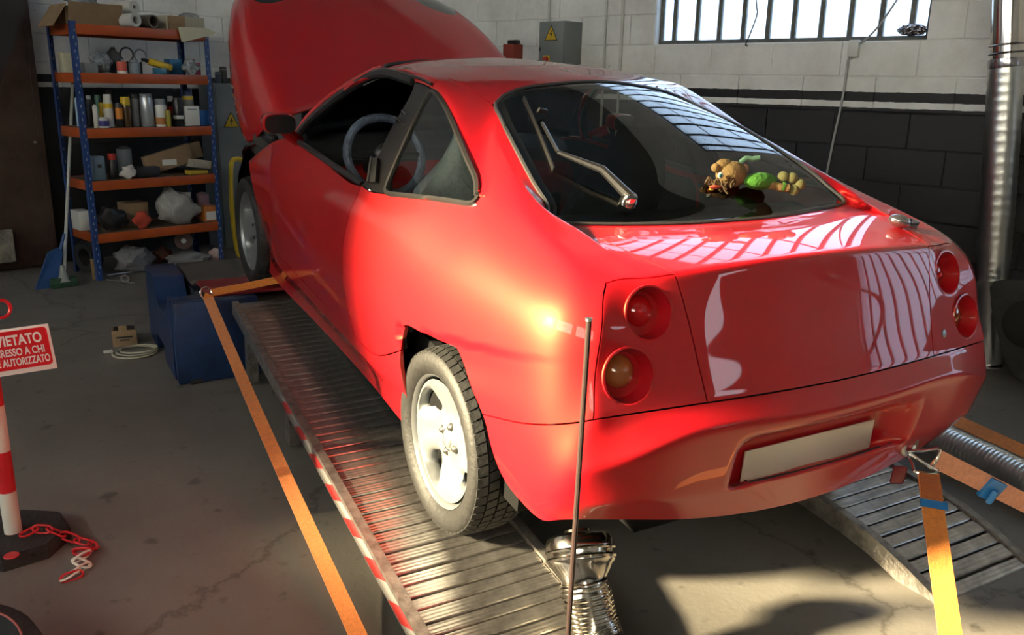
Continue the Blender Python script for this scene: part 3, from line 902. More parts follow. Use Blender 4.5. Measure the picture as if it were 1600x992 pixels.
sw = MB().tube(swp, .021, 10, closed=True).build('steering_wheel', WFILM, car)
mb = MB(); mb.sphere(wc, .06, 12, (1, .6, 1))
for a in (0, math.pi, -math.pi / 2): mb.tube([wc, wc + wx * (.18 * math.cos(a)) + wu * (.18 * math.sin(a))], .016, 6)
mb.cyl(wc, wc - wa * .25, .035); mb.build('steering_hub', BLACK, sw)
mb = MB(); mb.sphere((0, 1.30, 1.255), .06, 14, (1.9, .45, .75)); mb.cyl((0, 1.31, 1.28), (0, 1.36, 1.34), .01, n=8); mb.build('interior_mirror', BLACK, car)

# ---- door mirror
for s in (-1, 1):
    P = []
    for dy, k in ((.085, .25), (.075, .62), (.045, .92), (.0, 1.0), (-.025, 1.0), (-.031, .95), (-.028, .86)):
        P.append([Vector((s * (.905 + .070 * k * math.copysign(abs(math.cos(a)) ** .65, math.cos(a))), 1.56 + dy - s * 0, 1.060 + .043 * k * math.copysign(abs(math.sin(a)) ** .65, math.sin(a)))) for a in np.linspace(0, 2 * math.pi, 28, endpoint=False)])
    mb = MB(); V = mb.grid(P, closed_v=True); mb.bm.faces.new(V[0][::-1]); mb.bm.faces.new(V[-1]); mirror = mb.build('door_mirror', RED, car)
    g = MB(); g.poly([p + Vector((0, .006, 0)) - Vector((s * .0, 0, 0)) for p in [Vector((q.x * 1.07 - s * .905 * .07, q.y - .016, q.z * 1.07 - 1.060 * .07)) for q in P[-1]]]); g.build('mirror_glass', mat('mirror_glass', (.012, .013, .015), rough=.25, spec=.25), mirror)
    MB().tube([(s * .79, 1.66, .965), (s * .82, 1.64, .985), (s * .86, 1.60, 1.015)], .028, 8).build('mirror_stalk', RED, mirror)

# ---- door handles on the pillar, side repeaters, badge
for s, p in ((-1, pillars[0]), (1, pillars[1])):
    a = Vector((s * .789, .720, .972)); b = Vector((s * .728, .745, 1.075)); d = (b - a)
    h = MB(); h.prism([(s * .748, .800, 1.048), (s * .744, .765, 1.056), (s * .784, .672, .990), (s * .790, .712, .979)], Vector((s * .012, 0, .007))); h.build('door_handle', mat('handle_recess', (.004, .004, .004), rough=.6), p, smooth=False); MB().tube([(s * .803, .722, .984), (s * .760, .806, 1.055)], .007, 6).build('handle_lever', SEAL, p)
    MB().sphere((s * .800, .705, .957), .009, 10).build('door_lock', CHROME, p)
    e = MB(); e.box((s * .668, .757, 1.186), (.005, .085, .022), Euler((.25, s * .54, 0)), bevel=.001); e.box((s * .652, .768, 1.214), (.005, .03, .03), Euler((.5, s * .54, 0)), bevel=.001); e.build('badge', CHROME, p)

# ---- tail lamps: two round recesses on each tail panel
LENS_RED = mat('red_lens', (.55, .006, .008), rough=.06, coat=1, coat_rough=.01, spec=.6)
LENS_AMB = mat('amber_lens', (.35, .10, .025), rough=.08, coat=1, coat_rough=.02)
LAMPS = [((.579, -.659, .953), .064, LENS_RED), ((.656, -.710, .817), .067, LENS_AMB)]


def drill(o, cutters):
    for c in cutters:
        md = o.modifiers.new('b', 'BOOLEAN'); md.operation = 'DIFFERENCE'; md.solver = 'EXACT'; md.object = c
    dg = bpy.context.evaluated_depsgraph_get(); me = bpy.data.meshes.new_from_object(o.evaluated_get(dg))
    o.modifiers.clear(); old = o.data; o.data = me
    bpy.data.meshes.remove(old)
    for c in cutters: bpy.data.objects.remove(c)


def surf_hit(o, p, d):
    """nearest point of a panel along a direction, in car space"""
    from mathutils.bvhtree import BVHTree
    bm = bmesh.new(); bm.from_mesh(o.data); t = BVHTree.FromBMesh(bm)
    h = t.ray_cast(Vector(p) - Vector(d) * .3, Vector(d)); n = t.find_nearest(Vector(p)); bm.free()
    return (h[0], h[1]) if h[0] is not None else (n[0], n[1])


for s, t in ((-1, tails[0]), (1, tails[1])):
    cut = []; spec = []
    for (c, r, lm) in LAMPS:
        c = (s * c[0], c[1], c[2]); hp, hn = surf_hit(t, c, (0, 1, 0))
        if hn.y > 0: hn = -hn
        ax = (hn * .8 + Vector((0, -1, .0)) * .2).normalized()
        cm = MB().cyl(hp + ax * .06, hp - ax * .045, r, n=48).build('cutter', BLACK, car)
        cut.append(cm); spec.append((hp, hn, ax, r, lm))
    bpy.context.view_layer.update()
    # plain copies of the cutters in world space share the car's transform, so the boolean is exact
    drill(t, cut)
    for (hp, hn, ax, r, lm) in spec:
        bowl = MB().lathe([(r, .004), (r * .99, -.006), (r * .93, -.03), (r * .84, -.055), (r * .6, -.075), (0, -.085)], hp, ax, 40).build('lamp_bowl', RED, t)
        MB().lathe([(r * 1.10, .0), (r * 1.08, .004), (r * 1.01, .0045), (r * .985, -.004)], hp, ax, 48).build('lamp_rim', RED, t)
        up = (Vector((0, 0, 1)) - ax * ax.z).normalized(); side = ax.cross(up)
        cc = hp - ax * .055 + up * r * .10 - side * r * .12 * 0
        lens = MB().sphere(cc, r * .66, 24, (1, 1, .78), ax.to_track_quat('Z', 'Y').to_euler()).build('lamp_lens', lm, t)
hp, hn = surf_hit(tails[1], (.545, -.73, .80), (0, 1, 0))
hp, hn = surf_hit(tails[1], (.515, -.74, .790), (0, 1, 0))
MB().lathe([(0, .004), (.010, .004), (.013, .002), (.013, -.004)], hp, hn if hn.y < 0 else -hn, 20).build('boot_lock', STEEL, tails[1])

# ---- number plate (blank), screws
pl = [px_plane(u, v, (0, 1, 0), 0) for u, v in ()]
PLC = Vector((0, -.748, .497)); prot = Euler((math.radians(-3), 0, 0))
plate = MB().box(PLC, (.52, .006, .108), prot, bevel=.002).build('number_plate', mat('blank_plate', (.66, .56, .42), rough=.5), car)
for sx in (-.245,): MB().cyl(PLC + Vector((sx, -.006, -.04)), PLC + Vector((sx, -.001, -.04)), .007, n=12).build('plate_screw', BLACK, plate)

# ---- rear wiper, parked upright on the left half of the glass
def rear_pt(x, y):
    """point on the rear glass / deck for given plan position"""
    return surf_hit(rwin, (x, y, 1.2), (0, 0, -1))


WM = mat('wiper_black', (.016, .015, .015), rough=.35)
def on_glass(u, v, off):
    from mathutils.bvhtree import BVHTree
    if not hasattr(on_glass, 't'):
        bm = bmesh.new(); bm.from_mesh(rwin.data); on_glass.t = BVHTree.FromBMesh(bm); bm.free()
    Mi = Matrix.Translation((0, 0, FZ)) @ Euler((CAR_PITCH, 0, 0)).to_matrix().to_4x4(); Mi.invert()
    o = Mi @ CAM_POS; d = (Mi.to_3x3() @ px_ray(u, v)).normalized()
    h = on_glass.t.ray_cast(o, d)
    if h[0] is None:
        n = on_glass.t.find_nearest(o + d * 3); return n[0] + Vector((0, -.3, .95)) * off
    n = h[1] if h[1].dot(d) < 0 else -h[1]
    return h[0] + n * off


pv = on_glass(981, 316, .02); el = on_glass(868, 253, .035); tip = on_glass(823, 160, .02)
wip = MB().tube([pv, on_glass(935, 284, .045), el], .012, 8, radii=[.017, .013, .007]).build('wiper_arm', WM, car)
MB().tube([el, on_glass(845, 205, .03)], .006, 6).build('wiper_link', WM, wip)
b0, b1 = on_glass(818, 156, .006), on_glass(864, 268, .006)
mb = MB(); mb.ribbon([b0.lerp(b1, i / 8) + Vector((0, -.2, .6)) * .008 * math.sin(math.pi * i / 8) for i in range(9)], Vector((0, -.3, .9)), .018, .005); mb.build('wiper_blade', WM, wip)
mb = MB(); mb.lathe([(.0, .024), (.02, .022), (.026, .008), (.027, -.01)], pv - Vector((0, -.2, .6)) * .02, (0, -.45, .9), 18); mb.build('wiper_pivot', CHROME, wip)
MB().box(on_glass(846, 183, .022), (.035, .012, .02), Euler((.5, .2, 0)), bevel=.003).build('wiper_clip', BLACK, wip)

# ---- boot spoiler-like repeater at right: a washer/tape-wrapped lump seen on the right rear wing
# ---- underside, wheel housings
mb = MB(); mb.box((0, 1.28, .24), (1.2, 2.2, .08)); mb.box((0, .2, .30), (1.0, .8, .06)); mb.build('underbody', DARK, car)
for s in (-1, 1):
    for y0 in (0.0, 2.54):
        P = []
        for x in (.50, .60, .72, .81 if y0 == 0 else .78):
            rr = .40 if x < .8 else .385
            P.append([Vector((s * x, y0 + rr * 1.06 * math.cos(a), .30 + rr * math.sin(a))) for a in (np.linspace(-.1, math.pi - .38, 24) if y0 == 0 else np.linspace(-.25, math.pi + .1, 24))])
        mb = MB(); mb.grid(P); mb.poly([p for p in P[0]]); mb.build('wheel_housing', DARK, car)

mb = MB(); mb.box((.06, -.46, .37), (.94, .28, .22), bevel=.06); mb.build('silencer_sun_block', DARK, car)  # unseen box in the silencer's place, added to block sun under the bumper
# ---- wheels: part = alloy rim, sub-parts = tyre, tread, bolts, cap
R_TYRE, R_RIM, HALF_W = .305, .214, .098


def rim_mesh():
    mb = MB(); bm = mb.bm
    # barrel and flange (axis X, outer side at +x)
    prof = [(.196, -.16), (.200, -.02), (.203, .055), (R_RIM - .004, .075), (R_RIM + .004, .084), (R_RIM + .003, .076), (R_RIM - .004, .062)]
    mb.lathe([(r, h) for r, h in prof], (0, 0, 0), (1, 0, 0), 64)

    def zface(r):        # dished face
        return .060 - .022 * math.exp(-((r - .085) / .045) ** 2) + .012 * max(0, (r - .13) / .07)
    NH = 40
    for q in range(4):
        a0 = math.radians(58 - 90 * q)        # middle of the window
        # window outline in polar offsets: broad near the rim, trailing to a point
        hole = []
        for k in range(NH):
            t = 2 * math.pi * k / NH
            u, v = math.cos(t), math.sin(t)
            r = .155 + .036 * v + .004 * u
            ang = a0 + (.34 * u * (.80 + .25 * v)) + .12 * v
            hole.append((r, ang))
        outer = []
        for k in range(NH):
            t = 2 * math.pi * k / NH; u, v = math.cos(t), math.sin(t); m = max(abs(u), abs(v)); uu, vv = u / m, v / m
            r = .129 + .071 * vv; ang = a0 + math.radians(45) * uu; outer.append((r, ang))
        loops = []
        for f in (0, .12, .35, .7, 1.0):
            L = []
            for (rh, ah), (ro, ao) in zip(hole, outer):
                r = rh + (ro - rh) * f; a = ah + (ao - ah) * f
                x = zface(r) - (.020 * (1 - f / .35) ** 2 if f < .35 else 0)
                L.append(bm.verts.new((x, r * math.cos(a), r * math.sin(a))))
            loops.append(L)
        inner = [bm.verts.new((.026, r * .995 * math.cos(a), r * .995 * math.sin(a))) for r, a in hole]
        loops = [inner] + loops
        for A, B in zip(loops[:-1], loops[1:]):
            for k in range(NH): bm.faces.new((A[k], A[(k + 1) % NH], B[(k + 1) % NH], B[k]))
    bmesh.ops.remove_doubles(bm, verts=bm.verts[:], dist=.0008)
    # hub area
    mb.lathe([(.0595, zface(.058)), (.052, zface(.05) - .001), (.040, zface(.04) - .004), (.036, .050)], (0, 0, 0), (1, 0, 0), 40)
    bmesh.ops.recalc_face_normals(bm, faces=bm.faces[:])
    me = bpy.data.meshes.new('wheel'); bm.to_mesh(me); bm.free()
    return me


def tyre_mesh():
    w = HALF_W; mb = MB()
    prof = [(R_RIM + .002, .078), (.224, .088), (.240, .0985), (.262, .1015), (.280, .098), (.2915, .089), (.2965, .078), (.2975, .04), (.2975, -.04), (.2965, -.078), (.280, -.098), (.240, -.098), (.212, -.08)]
    mb.lathe(prof, (0, 0, 0), (1, 0, 0), 72)
    me = bpy.data.meshes.new('tyre'); bmesh.ops.recalc_face_normals(mb.bm, faces=mb.bm.faces[:]); mb.bm.to_mesh(me); mb.bm.free(); return me


def tread_mesh():
    mb = MB(); bm = mb.bm; n = 56
    rows = [(.0905, .060, .294, .3035, .0), (.055, .022, .3035, .305, .5), (.017, -.017, .305, .305, .0), (-.022, -.055, .305, .3035, .5), (-.060, -.0905, .3035, .294, .0)]
    for (x0, x1, ra, rb, ph) in rows:
        for i in range(n):
            a0 = 2 * math.pi * (i + ph) / n; da = 2 * math.pi / n * .82; sk = .03 * (1 if x0 > 0 else -1)
            top, bot = [], []
            for (x, r, a) in ((x0, ra, a0), (x0, ra, a0 + da), (x1, rb, a0 + da + sk), (x1, rb, a0 + sk)):
                top.append(bm.verts.new((x, r * math.cos(a), r * math.sin(a)))); bot.append(bm.verts.new((x, (r - .011) * math.cos(a), (r - .011) * math.sin(a))))
            bm.faces.new(top)
            for k in range(4): bm.faces.new((top[k], bot[k], bot[(k + 1) % 4], top[(k + 1) % 4]))
    bmesh.ops.recalc_face_normals(bm, faces=bm.faces[:])
    me = bpy.data.meshes.new('tread'); bm.to_mesh(me); bm.free(); return me


wm_rim, wm_tyre, wm_tread = rim_mesh(), tyre_mesh(), tread_mesh()
wb = MB()
for k in range(1): wb.lathe([(.0, .006), (.007, .006), (.010, .0), (.016, -.004), (.0165, -.012)], (0, 0, 0), (1, 0, 0), 14)
wm_bolt = bpy.data.meshes.new('wheel_bolt'); wb.bm.to_mesh(wm_bolt); wb.bm.free()
wb = MB(); wb.lathe([(0, .056), (.010, .056), (.020, .055), (.026, .052), (.027, .046), (.033, .050), (.036, .046)], (0, 0, 0), (1, 0, 0), 28)
wm_cap = bpy.data.meshes.new('centre_cap'); wb.bm.to_mesh(wm_cap); wb.bm.free()
DARKBOLT = mat('bolt_recess_shade', (.06, .06, .058), rough=.45, metal=.6)  # bolts coloured dark to paint in the shade of their recesses
wdisc = MB(); wdisc.lathe([(0, .0), (.13, .0), (.135, -.012), (.192, -.012), (.192, -.045), (0, -.045)], (0, 0, 0), (1, 0, 0), 40)
wm_disc = bpy.data.meshes.new('brake_shade_disc'); wdisc.bm.to_mesh(wm_disc); wdisc.bm.free()  # disc widened and near-black, painting in the shade inside the wheel
for me_, mm in ((wm_rim, ALLOY), (wm_tyre, TYRE), (wm_tread, TYRE), (wm_bolt, DARKBOLT), (wm_cap, ALLOY), (wm_disc, mat('brake_shade_black', (.008, .005, .005), rough=.9, spec=.1))):
    me_.materials.append(mm)
    for p in me_.polygons: p.use_smooth = True
wm_tread.polygons.foreach_set('use_smooth', [False] * len(wm_tread.polygons))
wm_rim.set_sharp_from_angle(angle=math.radians(40)); wm_tyre.set_sharp_from_angle(angle=math.radians(50))
for (sx, y, xc, rot) in ((-1, 0, .737, 0.0), (1, 0, .737, .4), (-1, 2.54, .745, 1.35), (1, 2.54, .745, .9)):
    wo = bpy.data.objects.new('wheel', wm_rim); link(wo, car); wo.location = (sx * xc, y, R_TYRE)
    wo.rotation_euler = (rot * -sx, 0, math.pi if sx < 0 else 0)
    if sx < 0: wo.rotation_euler = Euler((0, 0, math.pi)).to_matrix().to_4x4().to_euler() if rot == 0 else (Matrix.Rotation(math.pi, 3, 'Z') @ Matrix.Rotation(rot, 3, 'X')).to_euler()
    for nm, me_ in (('tyre', wm_tyre), ('tread', wm_tread), ('centre_cap', wm_cap), ('brake_shade_disc', wm_disc)):
        c = bpy.data.objects.new(nm, me_); link(c, wo)
        if nm == 'tread': c['kind'] = 'stuff'
    for k in range(4):
        a = math.radians(77 - 90 * k); c = bpy.data.objects.new('wheel_bolt', wm_bolt); link(c, wo); c.location = (.050, .049 * math.cos(a), .049 * math.sin(a))
# ------------------------------------------------------------------ ramps the car stands on
ALU = mat('ramp_aluminium', (0.56, 0.53, 0.50), rough=0.30, metal=0.85, noise=(18, .45), bump=(90, .12))
RAIL = mat('ramp_rail_metal', (0.40, 0.37, 0.34), rough=0.42, metal=0.75, noise=(25, .5), bump=(40, .2))


def add_ribs(m, k=360.0):
    """fine lengthwise ribs of the extruded planks (object Y runs across a plank)"""
    nt, b = nodes_of(m); tc = nt.nodes.new('ShaderNodeTexCoord'); sep = nt.nodes.new('ShaderNodeSeparateXYZ'); nt.links.new(tc.outputs['Object'], sep.inputs[0])
    mu = nt.nodes.new('ShaderNodeMath'); mu.operation = 'MULTIPLY'; mu.inputs[1].default_value = k; nt.links.new(sep.outputs['Y'], mu.inputs[0])
    si = nt.nodes.new('ShaderNodeMath'); si.operation = 'SINE'; nt.links.new(mu.outputs[0], si.inputs[0])
    bp = nt.nodes.new('ShaderNodeBump'); bp.inputs['Strength'].default_value = .25; bp.inputs['Distance'].default_value = .002; nt.links.new(si.outputs[0], bp.inputs['Height'])
    nt.links.new(bp.outputs[0], b.inputs['Normal'])


add_ribs(ALU, 420.0)


def stripe_mat():
    m = mat('red_white_hazard_tape', (.6, .02, .02), rough=.4); nt, b = nodes_of(m); tc = nt.nodes.new('ShaderNodeTexCoord'); sep = nt.nodes.new('ShaderNodeSeparateXYZ'); nt.links.new(tc.outputs['Object'], sep.inputs[0])
    ad = nt.nodes.new('ShaderNodeMath'); ad.operation = 'MULTIPLY_ADD'; ad.inputs[1].default_value = 1.9; nt.links.new(sep.outputs['Z'], ad.inputs[0]); nt.links.new(sep.outputs['Y'], ad.inputs[2])
    mu = nt.nodes.new('ShaderNodeMath'); mu.operation = 'MULTIPLY'; mu.inputs[1].default_value = 4.4; nt.links.new(ad.outputs[0], mu.inputs[0])
    fr = nt.nodes.new('ShaderNodeMath'); fr.operation = 'FRACT'; nt.links.new(mu.outputs[0], fr.inputs[0])
    gt = nt.nodes.new('ShaderNodeMath'); gt.operation = 'GREATER_THAN'; gt.inputs[1].default_value = .5; nt.links.new(fr.outputs[0], gt.inputs[0])
    mx = nt.nodes.new('ShaderNodeMixRGB'); mx.inputs[1].default_value = (.32, .018, .018, 1); mx.inputs[2].default_value = (.22, .21, .20, 1); nt.links.new(gt.outputs[0], mx.inputs[0]); nt.links.new(mx.outputs[0], b.inputs['Base Color'])
    return m


TAPE = stripe_mat()


def drop(y):
    return -.16 * max(0, -.58 - y) ** 1.5 * 2.0


slat_cache = {}
for side, lab in ((-1, 'aluminium slat ramp with red and white side tape under the near wheels'), (1, 'aluminium slat ramp with curved end under the far wheels')):
    ramp = empty('wheel_ramp', (0, 0, FZ), (CAR_PITCH, 0, 0), lab, 'ramp', 'inclined wheel ramps under the car')
    xi, xo = .545, 1.066
    sh = .031 if side < 0 else .012

    def sx(x, y): return side * x + sh * y
    y = 2.235; k = 0
    while y > -.92:
        w = (.058, .050)[k % 2]; yc = y - w / 2
        if w not in slat_cache:
            bm = bmesh.new(); bmesh.ops.create_cube(bm, size=1, matrix=Matrix.Diagonal((xo - xi - .07, w - .004, .022, 1))); bmesh.ops.bevel(bm, geom=bm.edges[:], offset=.003, segments=1, affect='EDGES')
            me = bpy.data.meshes.new('slat'); bm.to_mesh(me); bm.free(); me.materials.append(ALU); slat_cache[w] = me
        o = bpy.data.objects.new('slat', slat_cache[w]); link(o, ramp)
        o.location = (sx((xi + xo) / 2, yc), yc, -.0112 - (.0015 if k % 2 else 0) + drop(yc)); o.rotation_euler = (math.atan2(drop(yc + .01) - drop(yc - .01), .02), 0, 0)
        y -= w + .0028; k += 1
    for x0, nm in ((xo - .033, 'side_rail'), (xi, 'side_rail')):
        P = []
        for i in range(25):
            yy = 2.245 - i * (2.245 + .93) / 24; dz = drop(yy)
            x0s, x1s = sx(x0, yy), sx(x0 + .033, yy)
            P.append([(x0s, yy, .010 + dz), (x1s, yy, .010 + dz), (x1s, yy, -.062 + dz), (x0s, yy, -.062 + dz)])
        mb = MB(); V = mb.grid(P, closed_v=True); mb.bm.faces.new(V[0][::-1]); mb.bm.faces.new(V[-1]); mb.build(nm, RAIL, ramp, angle=30)
    if side < 0:
        P = []
        for i in range(25):
            yy = 1.15 - i * 2.0 / 24; P.append([(sx(xo, yy) - .0015, yy, -.006 + drop(yy)), (sx(xo, yy) - .0015, yy, -.056 + drop(yy))])
        mb = MB(); mb.grid(P); o = mb.build('hazard_tape', TAPE, ramp); md = o.modifiers.new('t', 'SOLIDIFY'); md.thickness = .002
    for yy in (2.1, 1.2):      # props that carry the ramp above the floor
        h = FZ + yy * math.sin(CAR_PITCH) - .06
        [MB().box((sx(xx, yy), yy, -.055 - h / 2 * .95), (.05, .08, h * .95)).build('prop', RAIL, ramp, smooth=False) for xx in (.60, 1.0)]
    mb = MB(); mb.tube([(sx(xi - .005, -.93), -.93, -.02 + drop(-.93)), (sx(xo + .005, -.93), -.93, -.02 + drop(-.93))], .013, 10); mb.build('end_bar', RAIL, ramp)

# ------------------------------------------------------------------ roller dynamometer under the front wheels
BLUE = mat('blue_machine_paint', (0.012, 0.040, 0.130), rough=0.42, noise=(6, .5, (.006, .016, .05)), bump=(8, .05))
dyno = empty('roller_dynamometer', (0, 2.8, 0), (0, 0, 0), 'blue steel roller dynamometer bed under the front wheels', 'dynamometer')
dz = Vector((0, -2.8, 0))


def D(x, y, z): return Vector((x, y, z)) + dz


for s in (-1, 1):
    mb = MB(); mb.box(D(s * 1.07, 2.30, .225), (.44, .07, .45), bevel=.012); mb.build('front_plate', BLUE, dyno)
    prof = [(2.336, .012), (2.336, .45), (2.42, .45), (2.52, .34), (2.60, .315), (2.80, .315), (2.88, .34), (2.97, .45), (3.34, .45), (3.34, .0), (3.02, .0), (2.98, .10), (2.72, .10), (2.68, .012)]
    mb = MB(); mb.prism([D(s * 1.295, y, z) for y, z in prof], Vector((-s * .17, 0, 0))); mb.build('end_beam', BLUE, dyno, angle=40)
    for yy in (2.45, 2.70): MB().cyl(D(s * .50, yy, .30), D(s * 1.10, yy, .30), .10, n=32).build('roller', STEEL, dyno)
    MB().box(D(s * 1.20, 2.30, .012), (.06, .10, .024), bevel=.004).build('foot', BLACK, dyno)
mb = MB(); mb.box(D(0, 3.06, .435), (2.22, .56, .03), bevel=.004); mb.build('deck_plate', mat('worn_deck_plate', (.075, .065, .058), rough=.55, noise=(8, .4)), dyno)
mb = MB(); mb.box(D(0, 2.555, .449), (2.18, .37, .018), bevel=.004); mb.build('roller_cover', mat('dark_red_cover', (.22, .012, .016), rough=.4), dyno)
mb = MB(); mb.box(D(0, 3.0, .2), (2.2, .6, .38)); mb.build('bed_frame', mat('bed_dark', (.02, .022, .03), rough=.6), dyno)
ringc = D(-1.118, 2.262, .492)
MB().tube([ringc + Vector((.028 * math.cos(a), .010 * math.sin(a), .030 * math.sin(a))) for a in np.linspace(0, 2 * math.pi, 24, endpoint=False)], .006, 8, closed=True).build('anchor_ring', CHROME, dyno)

# ------------------------------------------------------------------ tie-down straps
def strap_mat(name, col):
    m = mat(name, col, rough=.65, sheen=.3, noise=(60, .25), bump=(160, .25)); return m


ORANGE = strap_mat('orange_webbing', (.72, .22, .025))
PINKISH = strap_mat('faded_orange_webbing', (.70, .27, .14))
TAPEBLUE = mat('blue_tape', (.02, .16, .42), rough=.35)
tcar = Matrix.Translation((0, 0, FZ)) @ Euler((CAR_PITCH, 0, 0)).to_matrix().to_4x4()


def wcar(x, y, z): return tcar @ Vector((x, y, z))


r0 = Vector((-1.112, 2.245, .47)); e0 = px_floor(602, 1090); e0.z = .012
st = empty('tie_down_strap', r0, label='orange tie-down strap running from the chrome ring along the near ramp', cat='strap', group='orange tie-down straps')
n = 14
mb = MB(); mb.ribbon([(r0.lerp(e0, i / n)) - r0 + Vector((0, 0, -.03 * math.sin(math.pi * i / n))) for i in range(n + 1)], Vector((1, .12, .15)), .050, .004); mb.build('webbing', ORANGE, st)
mb = MB(); mb.ribbon([Vector((.01, .01, .015)), Vector((0, 0, 0)), Vector((0.002, -.02, -.03))], Vector((1, .1, .1)), .045, .006); mb.build('loop_end', ORANGE, st)
# strap from the ring across to the front suspension
p0 = Vector((-1.085, 2.258, .485)); p1 = px_plane(432, 438, (0, 1, 0), 2.05)
q = [Vector((-1.09, 2.262, .492)), px_plane(380, 448, (0, 1, 0), 2.20), px_plane(430, 438, (0, 1, 0), 2.14), Vector((-.70, 2.13, .56)), Vector((-.5, 2.2, .58))]
st2 = empty('tie_down_strap', q[0], label='orange tie-down strap going from the chrome ring to behind the front wheel', cat='strap', group='orange tie-down straps')
mb = MB(); qs = catmull(q, 6); mb.ribbon([p - q[0] for p in qs], Vector((0, -.25, 1)), .040, .004); mb.build('webbing', ORANGE, st2)

TE = wcar(.405, -.785, .430)
hk = wcar(.47, -.83, .405)
# tow eye of the car
MB().tube([Vector((.405, -.772, .455)) + Vector((.028 * math.cos(a), -.012 + .0 * math.sin(a), .030 * math.sin(a))) for a in np.linspace(0, 2 * math.pi, 22, endpoint=False)], .010, 8, closed=True).build('tow_eye', STEEL, car)
# rear strap going down towards the viewer
sA0 = px_plane(1450, 738, (0, 1, 0), -.905); sA1 = px_plane(1512, 1190, (0, 0, 1), .01)
sA = empty('tie_down_strap', sA0, label='bright orange strap hooked to the tow eye and running down towards the viewer', cat='strap', group='orange tie-down straps')
n = 16; wv = CR.copy()
dark = [sA0.lerp(sA1, i / n) - sA0 for i in range(n + 1)]
mb = MB(); mb.ribbon(dark, wv, .064, .004); mb.build('webbing', ORANGE, sA)
mb = MB(); dd = (sA1 - sA0); up = Vector((0, -.3, .9)).normalized() * .006
mb.ribbon([dd * t - CF * .006 for t in (0.005, .06, .11)], wv, .060, .004); mb.build('stitched_end', strap_mat('dark_orange_webbing', (.42, .10, .012)), sA)
mb = MB(); mb.ribbon([dd * t - CF * .010 for t in (.115, .145)], (CR - CU * .05), .078, .004); mb.build('blue_tape', TAPEBLUE, sA)
# rear strap going off to the right
sB0 = px_plane(1462, 716, (0, 1, 0), -.90); sB1 = px_floor(1790, 880, .02)
sB = empty('tie_down_strap', sB0, label='faded pink-orange strap hooked to the tow eye and running off to the right', cat='strap', group='orange tie-down straps')
mb = MB(); mb.ribbon([sB0.lerp(sB1, i / n) - sB0 for i in range(n + 1)], Vector((0, -.25, 1)), .062, .004); mb.build('webbing', PINKISH, sB)
tpos = px_plane(1549, 765, (0, 1, 0), 0) 
tt = (px_plane(1549, 765, (sB1 - sB0).cross(Vector((0, 0, 1))).normalized(), (sB1 - sB0).cross(Vector((0, 0, 1))).normalized().dot(sB0)) - sB0)
dB = (sB1 - sB0).normalized()
mb = MB(); mb.ribbon([tt - dB * .035 - CF * .004, tt - CF * .008, tt + dB * .03 - CF * .004], Vector((0, -.25, 1)), .072, .014); mb.box(tt - CF * .012 + Vector((0, 0, -.02)), (.05, .02, .05), Euler((.3, .2, .4)), bevel=.008); mb.build('blue_tape', TAPEBLUE, sB)
# wire triangle fittings joining straps to the tow eye
for nm, a, b in (('shackle', TE, sA0), ('shackle', TE, sB0)):
    pass
sh1 = empty('hook', TE, label='steel triangle hooks linking both rear straps to the tow eye', cat='hook')
for (b, w) in ((sA0, CR), (sB0, Vector((0, -.25, 1)).normalized())):
    d = (b - TE); sd = w * .034
    MB().tube(catmull([Vector((0, 0, 0)), d * .55 + sd * .55, d + sd, d - sd, d * .55 - sd * .55], 4, closed=True), .0048, 8, closed=True).build('wire_triangle', CHROME, sh1)
tgp = px_plane(1404, 742, (0, 1, 0), -.84)
MB().box(tgp, (.046, .006, .058), Euler((.05, .1, -.3)), bevel=.006).build('red_tag', mat('red_tag', (.16, .014, .02), rough=.4), None)
tgo = tag(bpy.data.objects['red_tag'], 'small dark red tag hanging under the tow eye', 'tag')

# strap on the far side of the far ramp
f0 = px_floor(1395, 612, .10); f1 = px_floor(1760, 778, .02)
sC = empty('tie_down_strap', f0, label='orange strap on the floor beyond the ribbed metal hose', cat='strap', group='orange tie-down straps')
mb = MB(); mb.ribbon([f0.lerp(f1, i / 8) - f0 for i in range(9)], Vector((1, .1, .4)), .075, .004); mb.build('webbing', ORANGE, sC)

# ------------------------------------------------------------------ extraction hoses
DUCT = mat('ribbed_aluminium_hose', (.78, .77, .74), rough=.32, metal=1.0)


def hose(name, pts, r, rib, label, amp=.06, n=20, mat_=None, cap=False):
    c = catmull(pts, 14); L = 0; out = [c[0]]
    # resample
    acc = [0]
    for a, b in zip(c[:-1], c[1:]): acc.append(acc[-1] + (b - a).length)
    m = int(acc[-1] / (rib / 4)); P = []; R = []; j = 0
    for i in range(m + 1):
        s = acc[-1] * i / m
        while j < len(acc) - 2 and acc[j + 1] < s: j += 1
        t = (s - acc[j]) / max(1e-9, acc[j + 1] - acc[j]); P.append(c[j].lerp(c[j + 1], t)); R.append(r * (1 + amp * (0, .8, 1, .8)[i % 4] - amp))
    o0 = P[0].copy()
    mb = MB(); mb.tube([p - o0 for p in P], r, n, cap=cap, radii=R)
    o = mb.build(name, mat_ or DUCT, angle=80); o.location = o0
    return tag(o, label, 'hose')


h0 = px_floor(1400, 640, .12); h1 = px_floor(1700, 800, .10)
hose('extraction_hose', [h0, px_floor(1480, 690, .11), px_floor(1560, 728, .11), h1], .075, .02, 'ribbed aluminium hose lying along the far ramp', amp=.05)

